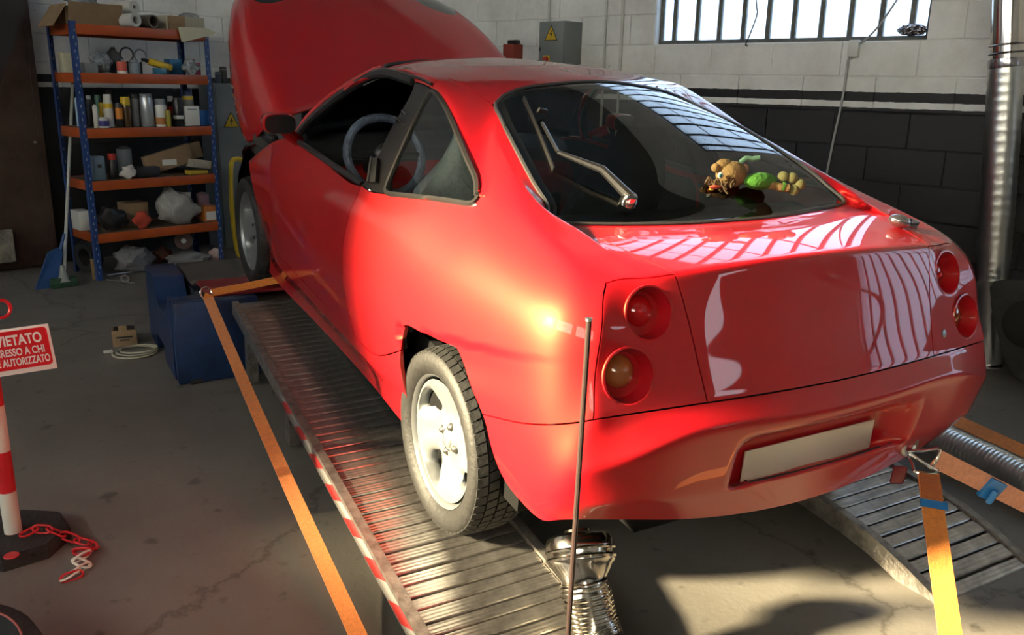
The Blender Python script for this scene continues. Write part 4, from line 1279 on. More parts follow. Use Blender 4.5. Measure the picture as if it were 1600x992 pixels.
# exhaust nozzle under the near rear corner
n1 = px_plane(914, 918, (0, 1, 0), -.64); dn = CF.dot(n1); n0 = px_plane(904, 836, CF, dn + .05); n2 = px_plane(932, 990, CF, dn - .02)
noz = empty('exhaust_nozzle', n1, label='polished steel exhaust nozzle with ribbed hose under the near rear corner', cat='nozzle')
ax = (n0 - n1).normalized(); Ln = (n0 - n1).length
POL = mat('polished_steel', (.66, .62, .55), rough=.13, metal=1.0)
MB().lathe([(.062, -.03), (.060, .0), (.062, .02), (.086, Ln * .40), (.094, Ln * .46), (.097, Ln * .52), (.095, Ln * .58), (.098, Ln * .64), (.098, Ln * .86), (.090, Ln * .96), (.072, Ln * 1.02), (.055, Ln * 1.04), (.042, Ln * 1.04), (.040, Ln * 1.10), (.034, Ln * 1.10), (.03, Ln * .6)], (0, 0, 0), ax, 40).build('funnel', POL, noz, angle=35)
for f in (.55, .70): MB().lathe([(.0965, Ln * f - .006), (.101, Ln * f), (.0965, Ln * f + .006)], (0, 0, 0), ax, 40).build('bead', POL, noz)
c = catmull([Vector((0, 0, 0)) + ax * .02, n2 - n1, n2 - n1 + Vector((.01, -.10, -.045)), n2 - n1 + Vector((.03, -.46, -.085))], 44)
mb = MB(); mb.tube(c, .07, 20, cap=False, radii=[.064 + .007 * (1 if (i // 2) % 2 else 0) for i in range(len(c))]); mb.build('ribbed_hose', POL, noz, angle=60)
mb = MB(); cl = n2 - n1 + Vector((.062, .0, .012)); mb.box(cl, (.018, .012, .05), bevel=.003); mb.build('clamp', BLACK, noz)

# thin dark rod standing behind the car
rb = Vector((-.970, -1.02, 0)); rt = Vector((-.943, -1.02, 1.145))
rod = empty('rod', rb, label='thin dark metal rod standing upright behind the near rear corner', cat='rod')
MB().cyl((0, 0, .01), rt - rb, .0058, n=10).build('shaft', mat('brown_rod', (.035, .022, .02), rough=.35), rod)
MB().lathe([(.0, .012), (.045, .012), (.05, 0)], (0, 0, 0), (0, 0, 1), 24).build('foot', BLACK, rod)
MB().cyl(rt - rb, rt - rb + Vector((0, 0, .006)), .0075, n=8).build('tip', STEEL, rod)
# ------------------------------------------------------------------ shelving against the back wall
SH_OFF = D_SHELF - 5.30                       # front plane of the rack
def sb(u, v, off=SH_OFF): return px_back(u, v, off)


fl_b = sb(140, 250)[0]
ROTB = -HW + 0.0                               # rack faces -WD; its width runs along WN
RB0 = sb(157, 438)[0]; RB1 = sb(334, 230)[0]
SHELF_PX = [((124, 40), (276, 44)), ((132, 113.4), (322.7, 118.2)), ((141, 199.5), (329, 198)), ((148, 282), (335, 273)), ((156, 362.7), (339.3, 348.6))]
SHZ = [(sb(*a)[1] + sb(*b)[1]) / 2 for a, b in SHELF_PX]
DEP = .48
rack = empty('shelving_rack', room(5.30, RB0, 0), (0, 0, -HW), 'blue and orange steel shelving rack full of workshop clutter', 'shelving')
# local axes of the rack: x along WN, y along WD
BLUEP = mat('blue_upright_paint', (.014, .045, .17), rough=.4)
ORANGEP = mat('orange_beam_paint', (.42, .075, .014), rough=.42, noise=(5, .25))
CHIP = mat('chipboard', (.16, .11, .065), rough=.8, noise=(50, .4))
WID = RB1 - RB0
TOPZ = SHZ[0] + .02
for (x, y, h) in ((0, 0, TOPZ), (WID, 0, TOPZ - .02), (0, DEP, TOPZ), (WID, DEP, TOPZ)):
    mb = MB(); mb.box((x, y, h / 2), (.042, .004, h)); mb.box((x + (-.019 if x == 0 else .019), y + (.02 if y == 0 else -.02), h / 2), (.004, .042, h))
    up = mb.build('upright', BLUEP, rack, smooth=False)
    mb = MB()
    k = 0; z = .06
    while z < h - .03:
        mb.box((x - .006 + (.012 if k % 2 else 0), y - .0026, z), (.007, .002, .020)); z += .05; k += 1
    o = mb.build('keyhole_slots', mat('slot_light', (.33, .34, .36), rough=.6), up, smooth=False); o['kind'] = 'stuff'
for i, z in enumerate(SHZ):
    for (c, s_) in (((WID / 2, -.006, z - .037), (WID - .03, .014, .075)), ((WID / 2, DEP, z - .037), (WID - .03, .014, .075)), ((.0, DEP / 2, z - .037), (.014, DEP - .04, .075)), ((WID, DEP / 2, z - .037), (.014, DEP - .04, .075))):
        MB().box(c, s_, bevel=.003).build('beam', ORANGEP, rack)
    MB().box((WID / 2, DEP / 2, z - .012), (WID - .03, DEP - .03, .02)).build('shelf_board', CHIP, rack, smooth=False)


def spot(u0, v0, u1, v1, depth, base=None):
    """px box at a depth behind the rack front -> centre (world, base), width, height"""
    b0, zt = sb(u0, v0, SH_OFF - depth); b1, _ = sb(u1, v0, SH_OFF - depth); bm_, zb = sb((u0 + u1) / 2, v1, SH_OFF - depth)
    if base is not None: zb = base
    return room(5.30 + depth, (b0 + b1) / 2, zb), abs(b1 - b0), max(.01, zt - zb)


QB = Euler((0, 0, -HW))


def item(name, pos, label, cat, group=None):
    return empty(name, pos, (0, 0, -HW), label, cat, group)


def C_(name, col, rough=.4, **k): return mat('item_' + name, col, rough=rough, **k)


WHT, YEL, BLK, GRY, LBL, GRN, ORG, DBL, REDC, SIL = C_('white', (.62, .62, .58)), C_('yellow', (.62, .42, .02)), C_('black', (.02, .02, .022)), C_('grey', (.22, .23, .24)), C_('light_blue', (.35, .50, .60)), C_('green', (.05, .16, .10)), C_('orange', (.60, .20, .02)), C_('blue', (.02, .10, .32)), C_('red', (.50, .03, .02)), C_('silver', (.45, .47, .50), .3, metal=.6)
CARD = C_('cardboard', (.30, .20, .11), .85, noise=(7, .25)); PAPER = C_('cream_paper', (.52, .50, .36), .8); CLEAR = C_('crumpled_film', (.42, .44, .45), .25, noise=(20, .6), bump=(30, 1.0)); BROWN = C_('brown', (.07, .04, .035), .6)


def can(u0, v0, u1, v1, depth, base, label, body, cap=None, band=None, capf=.18, neck=.8, name='spray_can', cat='can', grp='cans and bottles on the third shelf'):
    pos, w, h = spot(u0, v0, u1, v1, depth, base); r = w / 2; t = item(name, pos, label, cat, grp)
    hb = h * (1 - capf) if cap else h
    MB().lathe([(0, 0), (r * .96, 0), (r, .004), (r, hb * .90), (r * neck, hb), (0, hb)], (0, 0, 0), (0, 0, 1), 20).build('body', body, t, angle=40)
    if cap: MB().lathe([(r * neck * .98, hb - .001), (r * neck * .98, h - .004), (r * neck * .8, h), (0, h)], (0, 0, 0), (0, 0, 1), 18).build('cap', cap, t, angle=40)
    if band: MB().lathe([(r * 1.01, hb * band[1]), (r * 1.015, hb * band[2])], (0, 0, 0), (0, 0, 1), 20).build('label_band', band[0], t)
    return t


def boxy(u0, v0, u1, v1, depth, base, label, m, name='box', cat='box', thick=.1, tilt=0, extra=None, grp=None):
    pos, w, h = spot(u0, v0, u1, v1, depth, base); t = item(name, pos, label, cat, grp)
    MB().box((0, thick / 2, h / 2), (w, thick, h), Euler((0, tilt, 0)), bevel=.003).build('body', m, t)
    if extra: MB().box((0, -.002, h * extra[1]), (w * extra[3], .003, h * extra[2])).build('label_patch', extra[0], t, smooth=False)
    return t


def lump(u0, v0, u1, v1, depth, base, label, m, name, cat, seed=0, thick=.6, grp=None):
    """crumpled bag-like thing"""
    pos, w, h = spot(u0, v0, u1, v1, depth, base); rnd = random.Random(seed); bm = bmesh.new()
    bmesh.ops.create_icosphere(bm, subdivisions=3, radius=.5)
    for v in bm.verts:
        k = 1 + .22 * math.sin(9 * v.co.x + seed) * math.cos(11 * v.co.z + 2 * seed) + rnd.uniform(-.10, .10)
        v.co = Vector((v.co.x * w * k, v.co.y * w * thick * k, max(0, (v.co.z * k + .45) * h)))
    mx = max(v.co.z for v in bm.verts)
    for v in bm.verts: v.co.z *= h / mx
    me = bpy.data.meshes.new(name); bm.to_mesh(me); bm.free(); o = mesh_obj(name, me, m, None, angle=50); o.location = pos; o.rotation_euler = (0, 0, -HW)
    return tag(o, label, cat, grp)


Z1, Z2, Z3, Z4, Z5 = [z + .002 for z in SHZ]
# third shelf: cans, tubes and bottles
can(116, 152, 129, 195, .30, Z3, 'pale blue can standing beside the rack post, leftmost on the third shelf', LBL)
can(133, 149, 142, 199, .10, Z3, 'slim black tube with white cap on the third shelf', BLK, WHT, capf=.12)
can(143.5, 163, 151, 199, .05, Z3, 'slim white tube tapering upward on the third shelf', WHT, None, neck=.3)
can(147, 148, 157, 196, .25, Z3, 'dark green bottle behind the slim white tube on the third shelf', GRN)
can(153, 156, 162, 195, .16, Z3, 'narrow yellow can behind the white jar on the third shelf', YEL, BLK, capf=.1)
can(159, 147, 174, 199, .10, Z3, 'white and yellow squeeze tube with a broad white top on the third shelf', WHT, WHT, (YEL, .72, .9), capf=.2)
can(154, 183, 169, 199, .02, Z3, 'small white jar with blue label at the front of the third shelf', WHT, WHT, (C_('label_blue', (.05, .05, .22)), .2, .8), capf=.15, name='jar', cat='jar')
can(165, 140, 174, 196, .33, Z3, 'tall dark red bottle at the back of the third shelf', BROWN)
can(179, 161, 190, 199, .06, Z3, 'small dark bottle with orange label on the third shelf', BLK, None, (ORG, .35, .8), name='bottle', cat='bottle')
can(187, 151, 202, 199, .08, Z3, 'amber bottle with a wide yellow cap on the third shelf', C_('amber_dark', (.10, .06, .03), .15), YEL, None, capf=.28, neck=.95, name='bottle', cat='bottle')
can(202, 146, 214, 198, .14, Z3, 'plain grey cylinder with dark cap on the third shelf', GRY, BLK, capf=.15, neck=.95)
can(217, 146, 237, 198, .10, Z3, 'widest silver can in the middle of the third shelf', SIL, GRY, None, capf=.12, neck=.9)
can(241, 154, 258, 197.5, .06, Z3, 'white spray can with grey cap and orange picture on the third shelf', WHT, GRY, (C_('label_orange', (.40, .16, .04)), .1, .42), capf=.22, neck=.9)
can(258, 172, 266, 197, .0, Z3, 'short mustard yellow bottle on the third shelf', C_('mustard', (.28, .22, .02)), None, name='bottle', cat='bottle')
can(260, 150, 270, 197, .16, Z3, 'tall dark can with red stripe on the third shelf', BLK, GRY, (REDC, .5, .8))
can(269, 153, 284, 197, .07, Z3, 'black can with white lettering band on the third shelf', BLK, None, (WHT, .26, .38))
can(284, 138, 300, 197, .30, Z3, 'grey spray can with yellow collar and blue top on the third shelf', GRY, C_('navy', (.02, .04, .10)), (YEL, .86, .98), capf=.2, neck=.85)
boxy(288, 166, 311, 196.5, .04, Z3, 'upright white carton with grey lettering on the third shelf', WHT, 'carton', 'box', .12, extra=(GRY, .84, .06, .6))
boxy(311, 172, 326, 196, .05, Z3, 'bright blue carton at the right end of the third shelf', DBL, 'carton', 'box', .14)
# second shelf
boxy(131, 98, 152, 112.5, .04, Z2, 'dark grey battery block at the left end of the second shelf', GRY, 'battery', 'battery', .16)
lump(136, 78, 172, 112, .22, Z2, 'heap of blister-packed parts in clear film on the second shelf', CLEAR, 'parts_bag', 'bag', 3)
lump(165, 72, 187, 112, .28, Z2, 'tall dark plastic bag behind the red cup on the second shelf', C_('dark_film', (.06, .06, .06), .3, bump=(20, .8)), 'plastic_bag', 'bag', 5)
can(182, 96, 197, 114, .04, Z2, 'red plastic cup with white base on the second shelf', C_('coral', (.55, .09, .06)), None, (WHT, .0, .2), name='cup', cat='cup', grp=None, neck=1.0)
can(200, 93, 217, 115, .06, Z2, 'glass jar with pale lid on the second shelf', C_('jar_glass', (.25, .30, .33), .1), GRY, None, name='jar', cat='jar', grp=None)
for (uc, vc, ru, lab) in ((198, 85, 10, 'open black hose clamp loop on the second shelf'), (219, 87, 9, 'closed grey hose clamp ring on the second shelf')):
    b, z = sb(uc, vc, SH_OFF - .2); rr = abs(sb(uc + ru, vc, SH_OFF - .2)[0] - b); pos = room(5.50, b, z - rr)
    z0 = Z2
    pts = [Vector((rr * math.cos(a), 0, rr * math.sin(a))) for a in np.linspace(-1.2, 4.0, 22)]
    o = MB().tube([p + Vector((0, 0, rr * 1.0)) for p in pts], .007, 6).build('hose_clamp', BLK if uc < 200 else GRY, None); o.location = room(5.50, b, z - rr); o.rotation_euler = (0, 0, -HW)
    tag(o, lab, 'clamp', 'hose clamps on the second shelf'); o.location.z = max(Z2 + .001, z - rr)
    MB().box((0, .0, -(z - rr - Z2) / 2 + .0), (.012, .012, max(.004, z - rr - Z2))).build('stem', BLK, o)
yt = item('drill', spot(230, 90, 268, 112, .10, Z2)[0], 'yellow corded power drill lying on the second shelf', 'drill')
mb = MB(); mb.box((0, 0, .075), (.20, .06, .055), Euler((0, .25, 0)), bevel=.018); mb.build('body', YEL, yt)
MB().box((.05, 0, .03), (.045, .05, .09), Euler((0, .3, 0)), bevel=.012).build('grip', BLK, yt)
MB().cyl((-.10, 0, .10), (-.15, 0, .113), .018, .010, 12).build('chuck', BLK, yt)
boxy(243, 106, 260, 116, .02, Z2, 'small blue and silver torch case at the front of the second shelf', C_('teal', (.04, .16, .24), .2), 'case', 'case', .06)
boxy(264, 92, 284, 113, .16, Z2, 'blue plastic case beside the drill on the second shelf', C_('mid_blue', (.02, .12, .26)), 'case', 'case', .1)
lump(283, 91, 310, 115, .08, Z2, 'crumpled clear plastic bag at the right of the second shelf', CLEAR, 'plastic_bag', 'bag', 8)
boxy(303, 98, 313, 113, .22, Z2, 'small magenta packet behind the clear bag on the second shelf', C_('magenta', (.40, .04, .12)), 'packet', 'packet', .05)
boxy(97, 82, 115, 111, .38, Z2, 'cream cardboard box at the left rear of the second shelf', PAPER, 'box', 'box', .1)
# top of the rack
tb = item('open_carton', spot(100, 8, 188, 42, .10, Z1)[0], 'large open cardboard box with splayed flaps on top of the rack', 'box')
p_, w_, h_ = spot(100, 8, 188, 42, .10, Z1)
MB().box((0, .16, h_ / 2), (w_, .32, h_), bevel=.004).build('body', CARD, tb)
MB().box((-w_ / 2 - .06, .10, h_ * .45), (.005, .3, .20), Euler((0, .6, 0))).build('flap', CARD, tb, smooth=False)
MB().box((0, -.03, h_ * .58), (w_ * .95, .005, .17), Euler((.35, 0, 0))).build('flap', CARD, tb, smooth=False)
lump(98, -14, 150, 12, .15, Z1 + h_, 'clear plastic wrapping spilling from the open box on the rack', CLEAR, 'plastic_bag', 'bag', 12)


def roll(u, v, ru, depth, L, label, m, hole=.5, base=None, ang=.25):
    b, z = sb(u, v, SH_OFF - depth); rr = abs(sb(u + ru, v, SH_OFF - depth)[0] - b)
    if base is not None: z = base + rr
    o = MB().lathe([(rr * hole, 0), (rr, 0), (rr, L), (rr * hole, L), (rr * hole, 0)], (0, 0, 0), (math.sin(ang) * -1, math.cos(ang), 0), 26).build('roll', m, None, angle=40)
    o.location = room(5.30 + depth, b, z); o.rotation_euler = (0, 0, -HW)
    return tag(o, label, 'roll')


roll(212, 29, 10, -.04, .32, 'thick white roll with hollow core on top of the rack', C_('roll_white', (.50, .50, .47), .6), .55, Z1)
r2 = roll(210, 11, 9.5, .10, .30, 'smaller white roll stacked above the thick white roll', C_('roll_white2', (.52, .51, .46), .6), .3)
roll(240, 30, 9.5, -.02, .34, 'dark brown hollow tube lying on top of the rack', C_('tube_brown', (.10, .085, .06), .7), .8, Z1)
tb2 = item('parts_carton', spot(258, 14, 318, 42, .06, Z1)[0], 'low carton of papers and film at the right end of the rack top', 'box'); p_, w_, h_ = spot(258, 14, 318, 42, .06, Z1)
MB().box((0, .14, h_ * .35), (w_, .28, h_ * .7), bevel=.003).build('body', C_('carton_pale', (.38, .35, .27), .8), tb2)
MB().box((-w_ * .25, -.01, h_ * .36), (w_ * .42, .01, h_ * .66)).build('flap', CARD, tb2, smooth=False)
MB().sphere((w_ * .22, .08, h_ * .72), .07, 10, (1.3, .9, .5)).build('film', CLEAR, tb2)
pp = [(278, 42), (322, 44), (338, 51), (332, 55), (284, 66)]
sheet = MB(); pts = [px_plane(u, v, WD, 5.272 - .004 * i) for i, (u, v) in enumerate(pp)]
sheet.bm.faces.new([sheet.bm.verts.new(p) for p in pts]); sheet = sheet.build('paper_sheet', PAPER, None, smooth=False); sheet.modifiers.new('t', 'SOLIDIFY').thickness = .003
tag(sheet, 'cream sheet of paper hanging over the top beam of the rack', 'paper')
# fourth shelf
cn = boxy(145, 245, 163, 281, .05, Z4, 'grey-blue canister with printed label on the fourth shelf', C_('blue_grey', (.14, .20, .25)), 'canister', 'canister', .1, extra=(BLK, .6, .15, .35))
can(166, 240, 182, 280, .12, Z4, 'dark spray bottle with red trigger on the fourth shelf', BLK, REDC, capf=.25, name='spray_bottle', cat='bottle', grp=None)
can(181, 228, 204, 279, .24, Z4, 'tall clear plastic bottle at the back of the fourth shelf', C_('clear_bottle', (.20, .22, .23), .12), None, neck=.4, name='bottle', cat='bottle', grp=None)
lump(187, 258, 211, 279, .02, Z4, 'white dust mask at the front of the fourth shelf', C_('cloth_white', (.55, .52, .47), .9), 'dust_mask', 'mask', 21, .5)
boxy(225, 236, 300, 262, .12, Z4 + .05, 'long brown flattened carton leaning on the fourth shelf', CARD, 'carton', 'box', .05, -.25, extra=(WHT, .35, .3, .3))
boxy(222, 262, 318, 276, .36, Z4, 'dark pile of old brackets at the back of the fourth shelf', BLK, 'bracket_pile', 'parts', .08)
boxy(262, 228, 315, 255, .30, Z4 + .09, 'second brown carton tilted behind the long one on the fourth shelf', CARD, 'carton', 'box', .05, -.2)
boxy(302, 251, 330, 267, .02, Z4 + .05, 'crumpled pale papers at the right of the fourth shelf', C_('old_paper', (.30, .27, .22), .9), 'papers', 'paper', .14, .15)
boxy(297, 267, 325, 274.5, .03, Z4, 'flat yellow box at the front right of the fourth shelf', C_('dull_yellow', (.42, .30, .03)), 'box', 'box', .1)
boxy(213, 262, 250, 278, .04, Z4, 'black cable clump in the middle of the fourth shelf', BLK, 'cable_clump', 'cable', .1)
# fifth shelf
boxy(123, 331, 143, 357, .22, Z5, 'white carton at the left end of the fifth shelf', WHT, 'carton', 'box', .18)
lump(150, 322, 197, 358, .12, Z5, 'black heap of rubber hoses on the fifth shelf', BLK, 'hose_heap', 'hoses', 31)
boxy(195, 318, 231, 352, .20, Z5, 'open brown carton in the middle of the fifth shelf', CARD, 'carton', 'box', .16)
lump(207, 331, 235, 352, .03, Z5, 'red and orange rag in front of the brown carton on the fifth shelf', C_('rag_red', (.36, .04, .02), .9), 'rag', 'rag', 33)
lump(241, 294, 305, 350, .08, Z5, 'big knotted grey plastic bag on the fifth shelf', C_('grey_film', (.30, .29, .27), .3, bump=(18, 1.2)), 'plastic_bag', 'bag', 35, .55)
can(306, 301, 325, 348, .30, Z5, 'pale pink bottle at the right of the fifth shelf', C_('pinkish', (.26, .16, .20)), None, neck=.45, name='bottle', cat='bottle', grp=None)
boxy(319, 323, 340, 347, .03, Z5, 'orange and white carton at the right end of the fifth shelf', C_('orange_carton', (.45, .15, .03)), 'carton', 'box', .12, extra=(WHT, .38, .55, .8))
# on the floor under the rack
rl = roll(287, 376, 13, .10, .30, 'dark brown roll with silver hub under the rack', BROWN, .02, None, -.5); rl.location.z -= .0
hub = MB().lathe([(0, -.012), (.02, -.012), (.024, 0)], (0, 0, 0), (.48, .88, 0), 18).build('hub', SIL, rl)
st_ = MB(); st_.box((.10, .16, -.18), (.14, .26, max(.05, rl.location.z - .28)), bevel=.01)
lump(176, 384, 236, 428, .14, 0.0, 'clear plastic sheeting heaped on the floor under the rack', C_('film_dark', (.16, .16, .17), .25, bump=(22, 1.0)), 'plastic_sheeting', 'plastic', 41, .6)
lump(240, 384, 268, 424, .34, 0.0, 'dark mixed scrap parts on the floor under the rack', C_('scrap', (.06, .05, .05), .6, noise=(20, .6, (.20, .06, .03))), 'scrap_parts', 'scrap', 43, .6)
lump(262, 396, 322, 424, .12, 0.0, 'grey rag bundle propping the brown roll under the rack', C_('rag_grey', (.20, .20, .20), .9), 'rag', 'rag', 45, .8)
lump(325, 388, 347, 420, .10, 0.0, 'red and white packet under the right end of the rack', C_('packet_red', (.38, .05, .04), .5, noise=(12, .3, (.5, .45, .42))), 'packet', 'packet', 47, .6)
o = MB().lathe([(.075, -.04), (.12, -.05), (.14, 0), (.12, .05), (.075, .04)], (0, 0, 0), (1, .25, .08), 30, closed=True).build('cart_tyre', RUBBER, None); pos, w_, h_ = spot(131, 392, 144, 434, .34, 0.0); o.location = pos + Vector((0, 0, .142)); o.rotation_euler = (0, 0, -HW)
tag(o, 'small black tyre standing on the floor behind the left rack post', 'tyre')
o = boxy(143, 406, 151, 440, .06, 0.0, 'pale wooden stick standing beside the left rack post', C_('wood', (.30, .20, .08), .7), 'wooden_stick', 'stick', .03)
o = MB().lathe([(.018, 0), (.034, 0), (.034, .02), (.018, .02)], (0, 0, 0), (0, -.8, .6), 24, closed=True).build('bearing', CHROME, None); o.location = px_floor(195, 437, .03); tag(o, 'small shiny bearing ring on the floor before the rack', 'bearing')
for i, (a, b, lab) in enumerate((((168, 430), (232, 421), 'upper thin steel rod on the floor before the rack'), ((166, 437), (210, 442), 'lower thin steel rod on the floor before the rack'))):
    p0, p1 = px_floor(*a, .012), px_floor(*b, .012); o = MB().cyl((0, 0, 0), p1 - p0, .006, n=8).build('steel_rod', STEEL, None); o.location = p0; tag(o, lab, 'rod', 'steel rods before the rack')

# ------------------------------------------------------------------ broom and dustpan
b0 = px_floor(101, 448); pole_b = px_plane(100, 430, WD, b0.dot(WD) + .02); pole_t = px_plane(113.5, 132, WD, 5.95)
br = empty('broom', b0, label='broom with pale pole and green bristles leaning beside the rack', cat='broom')
MB().cyl(pole_b - b0, pole_t - b0, .013, n=12).build('pole', C_('pole_white', (.50, .52, .47), .5), br)
MB().cyl(pole_t - b0, pole_t - b0 + (pole_t - pole_b).normalized() * .07, .012, n=10).build('pole_end', BLK, br)
mb = MB(); mb.lathe([(.016, .17), (.022, .12), (.04, .06), (.05, .045)], (0, 0, 0), (0, 0, 1), 16); mb.build('socket', C_('socket_grey', (.26, .27, .24), .5), br)
MB().box((0, 0, .05), (.19, .06, .05), Euler((0, 0, .3)), bevel=.01).build('block', C_('broom_green', (.02, .07, .03), .6), br)
MB().box((0, 0, .016), (.20, .07, .032), Euler((0, 0, .3)), bevel=.008).build('bristles', C_('bristle_green', (.015, .06, .025), .9, bump=(120, .8)), br)
dp0 = px_floor(78, 450)
dp = empty('dustpan', dp0, (0, 0, .2), 'blue plastic dustpan standing on edge beside the broom', 'dustpan')
MB().prism([(-.10, 0, 0), (.05, .0, .0), (.13, .03, .26), (.10, .03, .30), (.02, .01, .27)], Vector((0, .03, 0))).build('pan', C_('dustpan_blue', (.02, .07, .22), .45), dp, smooth=False)
MB().cyl((.11, .045, .27), (.16, .06, .40), .013, .010, 10).build('handle', MATS['item_dustpan_blue'], dp)
# ------------------------------------------------------------------ no-entry post with its sign and chain
POSTB = px_floor(24, 852)
post = empty('barrier_post', POSTB, (0, 0, .2), 'red and white plastic barrier post on a black octagonal base', 'post')
PR, PW_ = mat('post_red', (.52, .012, .02), rough=.4), mat('post_white', (.66, .62, .55), rough=.45)
pr = .0275
seg = []
def post_z(v): return px_plane(12, v, CF, CF.dot(POSTB + Vector((0, 0, .3)))).z
zs = [.055, px_plane(22, 830, (0, 1, 0), POSTB.y).z, px_plane(14, 766, (0, 1, 0), POSTB.y).z, px_plane(8, 703, (0, 1, 0), POSTB.y).z, px_plane(2, 632, (0, 1, 0), POSTB.y).z, px_plane(-4, 560, (0, 1, 0), POSTB.y).z, .92, 1.0]
for i in range(len(zs) - 1):
    MB().lathe([(pr, zs[i]), (pr, zs[i + 1])], (0, 0, 0), (0, 0, 1), 28).build('post_band', PR if i % 2 == 0 else PW_, post)
MB().lathe([(pr, 1.0), (pr * 1.1, 1.0), (pr * 1.1, 1.03), (0, 1.04)], (0, 0, 0), (0, 0, 1), 24).build('post_cap', PR, post)
MB().tube([Vector((.03 * math.cos(a) + .055, 0, .845 + .03 * math.sin(a))) for a in np.linspace(0, 2 * math.pi, 16, endpoint=False)], .006, 6, closed=True).build('chain_ring', PR, post)
ob = MB(); RBs = .178
pts = [(RBs * math.cos(math.pi / 8 + k * math.pi / 4), RBs * math.sin(math.pi / 8 + k * math.pi / 4), 0) for k in range(8)]
ob.prism(pts, Vector((0, 0, .052))); bmesh.ops.bevel(ob.bm, geom=[e for e in ob.bm.edges if all(v.co.z > .05 for v in e.verts)], offset=.008, segments=2, affect='EDGES')
ob.build('base', mat('base_rubber', (.022, .020, .019), rough=.7, bump=(60, .3)), post, angle=30)
mv = post.rotation_euler.to_matrix().inverted()
for (u, v, m_, r_) in ((18, 868, PR, .024), (52, 868, BLACK, .008)):
    p = mv @ (px_floor(u, v, .054) - POSTB); MB().lathe([(r_, 0), (r_ * .9, .003), (0, .0035)], p, (0, 0, 1), 20).build('base_plug', m_, post)

# the sign, hung on the post and facing the viewer
sp = px_plane(82.5, 540, (0, 1, 0), POSTB.y - .045)
nrm = Vector((-.12, -1, 0)).normalized(); sxv = Vector((0, 0, 1)).cross(nrm) * -1; sxv = Vector((1, -.12, 0)).normalized()
tl = px_plane(81, 504.5, (0, 1, 0), POSTB.y - .05); bl = px_plane(84, 575.5, (0, 1, 0), POSTB.y - .05)
SH = (tl - bl).length * 1.0; SW = SH * 1.68
sign = empty('warning_sign', (bl + tl) / 2, (0, 0, math.atan2(sxv.y, sxv.x)), 'red and white Italian no-entry sign hanging on the barrier post', 'sign')
ry = math.radians(-4.2)
def srot(o): o.rotation_euler = (0, ry, 0); return o
cx = -SW / 2
WSIGN, RSIGN = mat('sign_white', (.70, .68, .66), rough=.35), mat('sign_red', (.55, .008, .015), rough=.3)
srot(MB().box((cx, 0, 0), (SW, .004, SH), bevel=.002).build('plate', WSIGN, sign))
rr = MB(); x0, x1, z0, z1, cr_ = -SW + .008, -.008, -SH / 2 + .018, SH / 2 - .008, .012
cor = []
for (ax_, az_, s0) in ((x1 - cr_, z1 - cr_, 0), (x0 + cr_, z1 - cr_, 90), (x0 + cr_, z0 + cr_, 180), (x1 - cr_, z0 + cr_, 270)):
    for k in range(5): a = math.radians(s0 + 22.5 * k); cor.append((ax_ + cr_ * math.cos(a), -.0028, az_ + cr_ * math.sin(a)))
rr.prism(cor, Vector((0, -.0006, 0))); srot(rr.build('red_field', RSIGN, sign, smooth=False))


def text_part(name, body, size, x, y, z, m, parent, align='RIGHT', rot=(math.pi / 2, 0, 0), bold=.012, sxs=1.0):
    cu = bpy.data.curves.new(name, 'FONT'); cu.body = body; cu.size = size; cu.align_x = align; cu.align_y = 'CENTER'; cu.extrude = .0004; cu.offset = bold * size
    o = bpy.data.objects.new(name, cu); COL.objects.link(o)
    dg = bpy.context.evaluated_depsgraph_get(); me = bpy.data.meshes.new_from_object(o.evaluated_get(dg)); bpy.data.objects.remove(o)
    t = mesh_obj(name, me, m, parent, smooth=False); t.scale = (sxs, 1, 1)
    t.matrix_local = Matrix.Rotation(ry if parent is sign else 0, 4, 'Y') @ Matrix.Translation((x, y, z)) @ Euler(rot).to_matrix().to_4x4() @ Matrix.Diagonal((sxs, 1, 1, 1))
    return t


text_part('lettering', 'VIETATO', SH * .30, -.026, -.0042, SH * .235, WSIGN, sign, bold=.03, sxs=.70)
text_part('lettering', "L'INGRESSO A CHI", SH * .225, -.024, -.0042, -SH * .02, WSIGN, sign, bold=.02, sxs=.64)
text_part('lettering', 'NON È AUTORIZZATO', SH * .225, -.014, -.0042, -SH * .235, WSIGN, sign, bold=.02, sxs=.56)

# plastic chain: red and white links from the post, heaped on the floor
def torus_link(m_red):
    P = []
    for a in np.linspace(0, 2 * math.pi, 16, endpoint=False): P.append(Vector((.024 * math.cos(a) * 1.0 + .010 * math.copysign(1, math.cos(a)), .014 * math.sin(a), 0)))
    mb = MB(); mb.tube(P, .0042, 6, closed=True); me = bpy.data.meshes.new('link'); mb.bm.to_mesh(me); mb.bm.free(); me.materials.append(PR if m_red else PW_)
    for p in me.polygons: p.use_smooth = True
    return me


LR, LW = torus_link(True), torus_link(False)
chb = px_floor(128, 868)
chain = empty('plastic_chain', chb, label='red and white plastic chain heaped on the floor beside the black base', cat='chain')
path = catmull([px_floor(u, v, z) for u, v, z in ((36, 836, .075), (55, 826, .075), (80, 828, .07), (100, 836, .04), (125, 845, .012), (150, 853, .012), (136, 860, .03), (118, 862, .02), (148, 866, .03), (126, 872, .03), (113, 880, .012), (140, 884, .012), (122, 890, .02), (104, 901, .012), (100, 905, .012), (122, 897, .012), (143, 893, .012), (128, 885, .035))], 10)
acc = 0; last = path[0]; k = 0; cols = 0
for i in range(1, len(path)):
    if (path[i] - last).length >= .045:
        d = (path[i] - last).normalized(); o = bpy.data.objects.new('link', LR if k < 9 or 12 < k < 16 else LW); link(o, chain)
        o.location = (path[i] + last) / 2 - chb; q = d.to_track_quat('X', 'Z'); o.rotation_euler = (q @ Euler(((math.pi / 2 * .8 if k % 2 else .15), 0, 0)).to_quaternion()).to_euler(); last = path[i]; k += 1

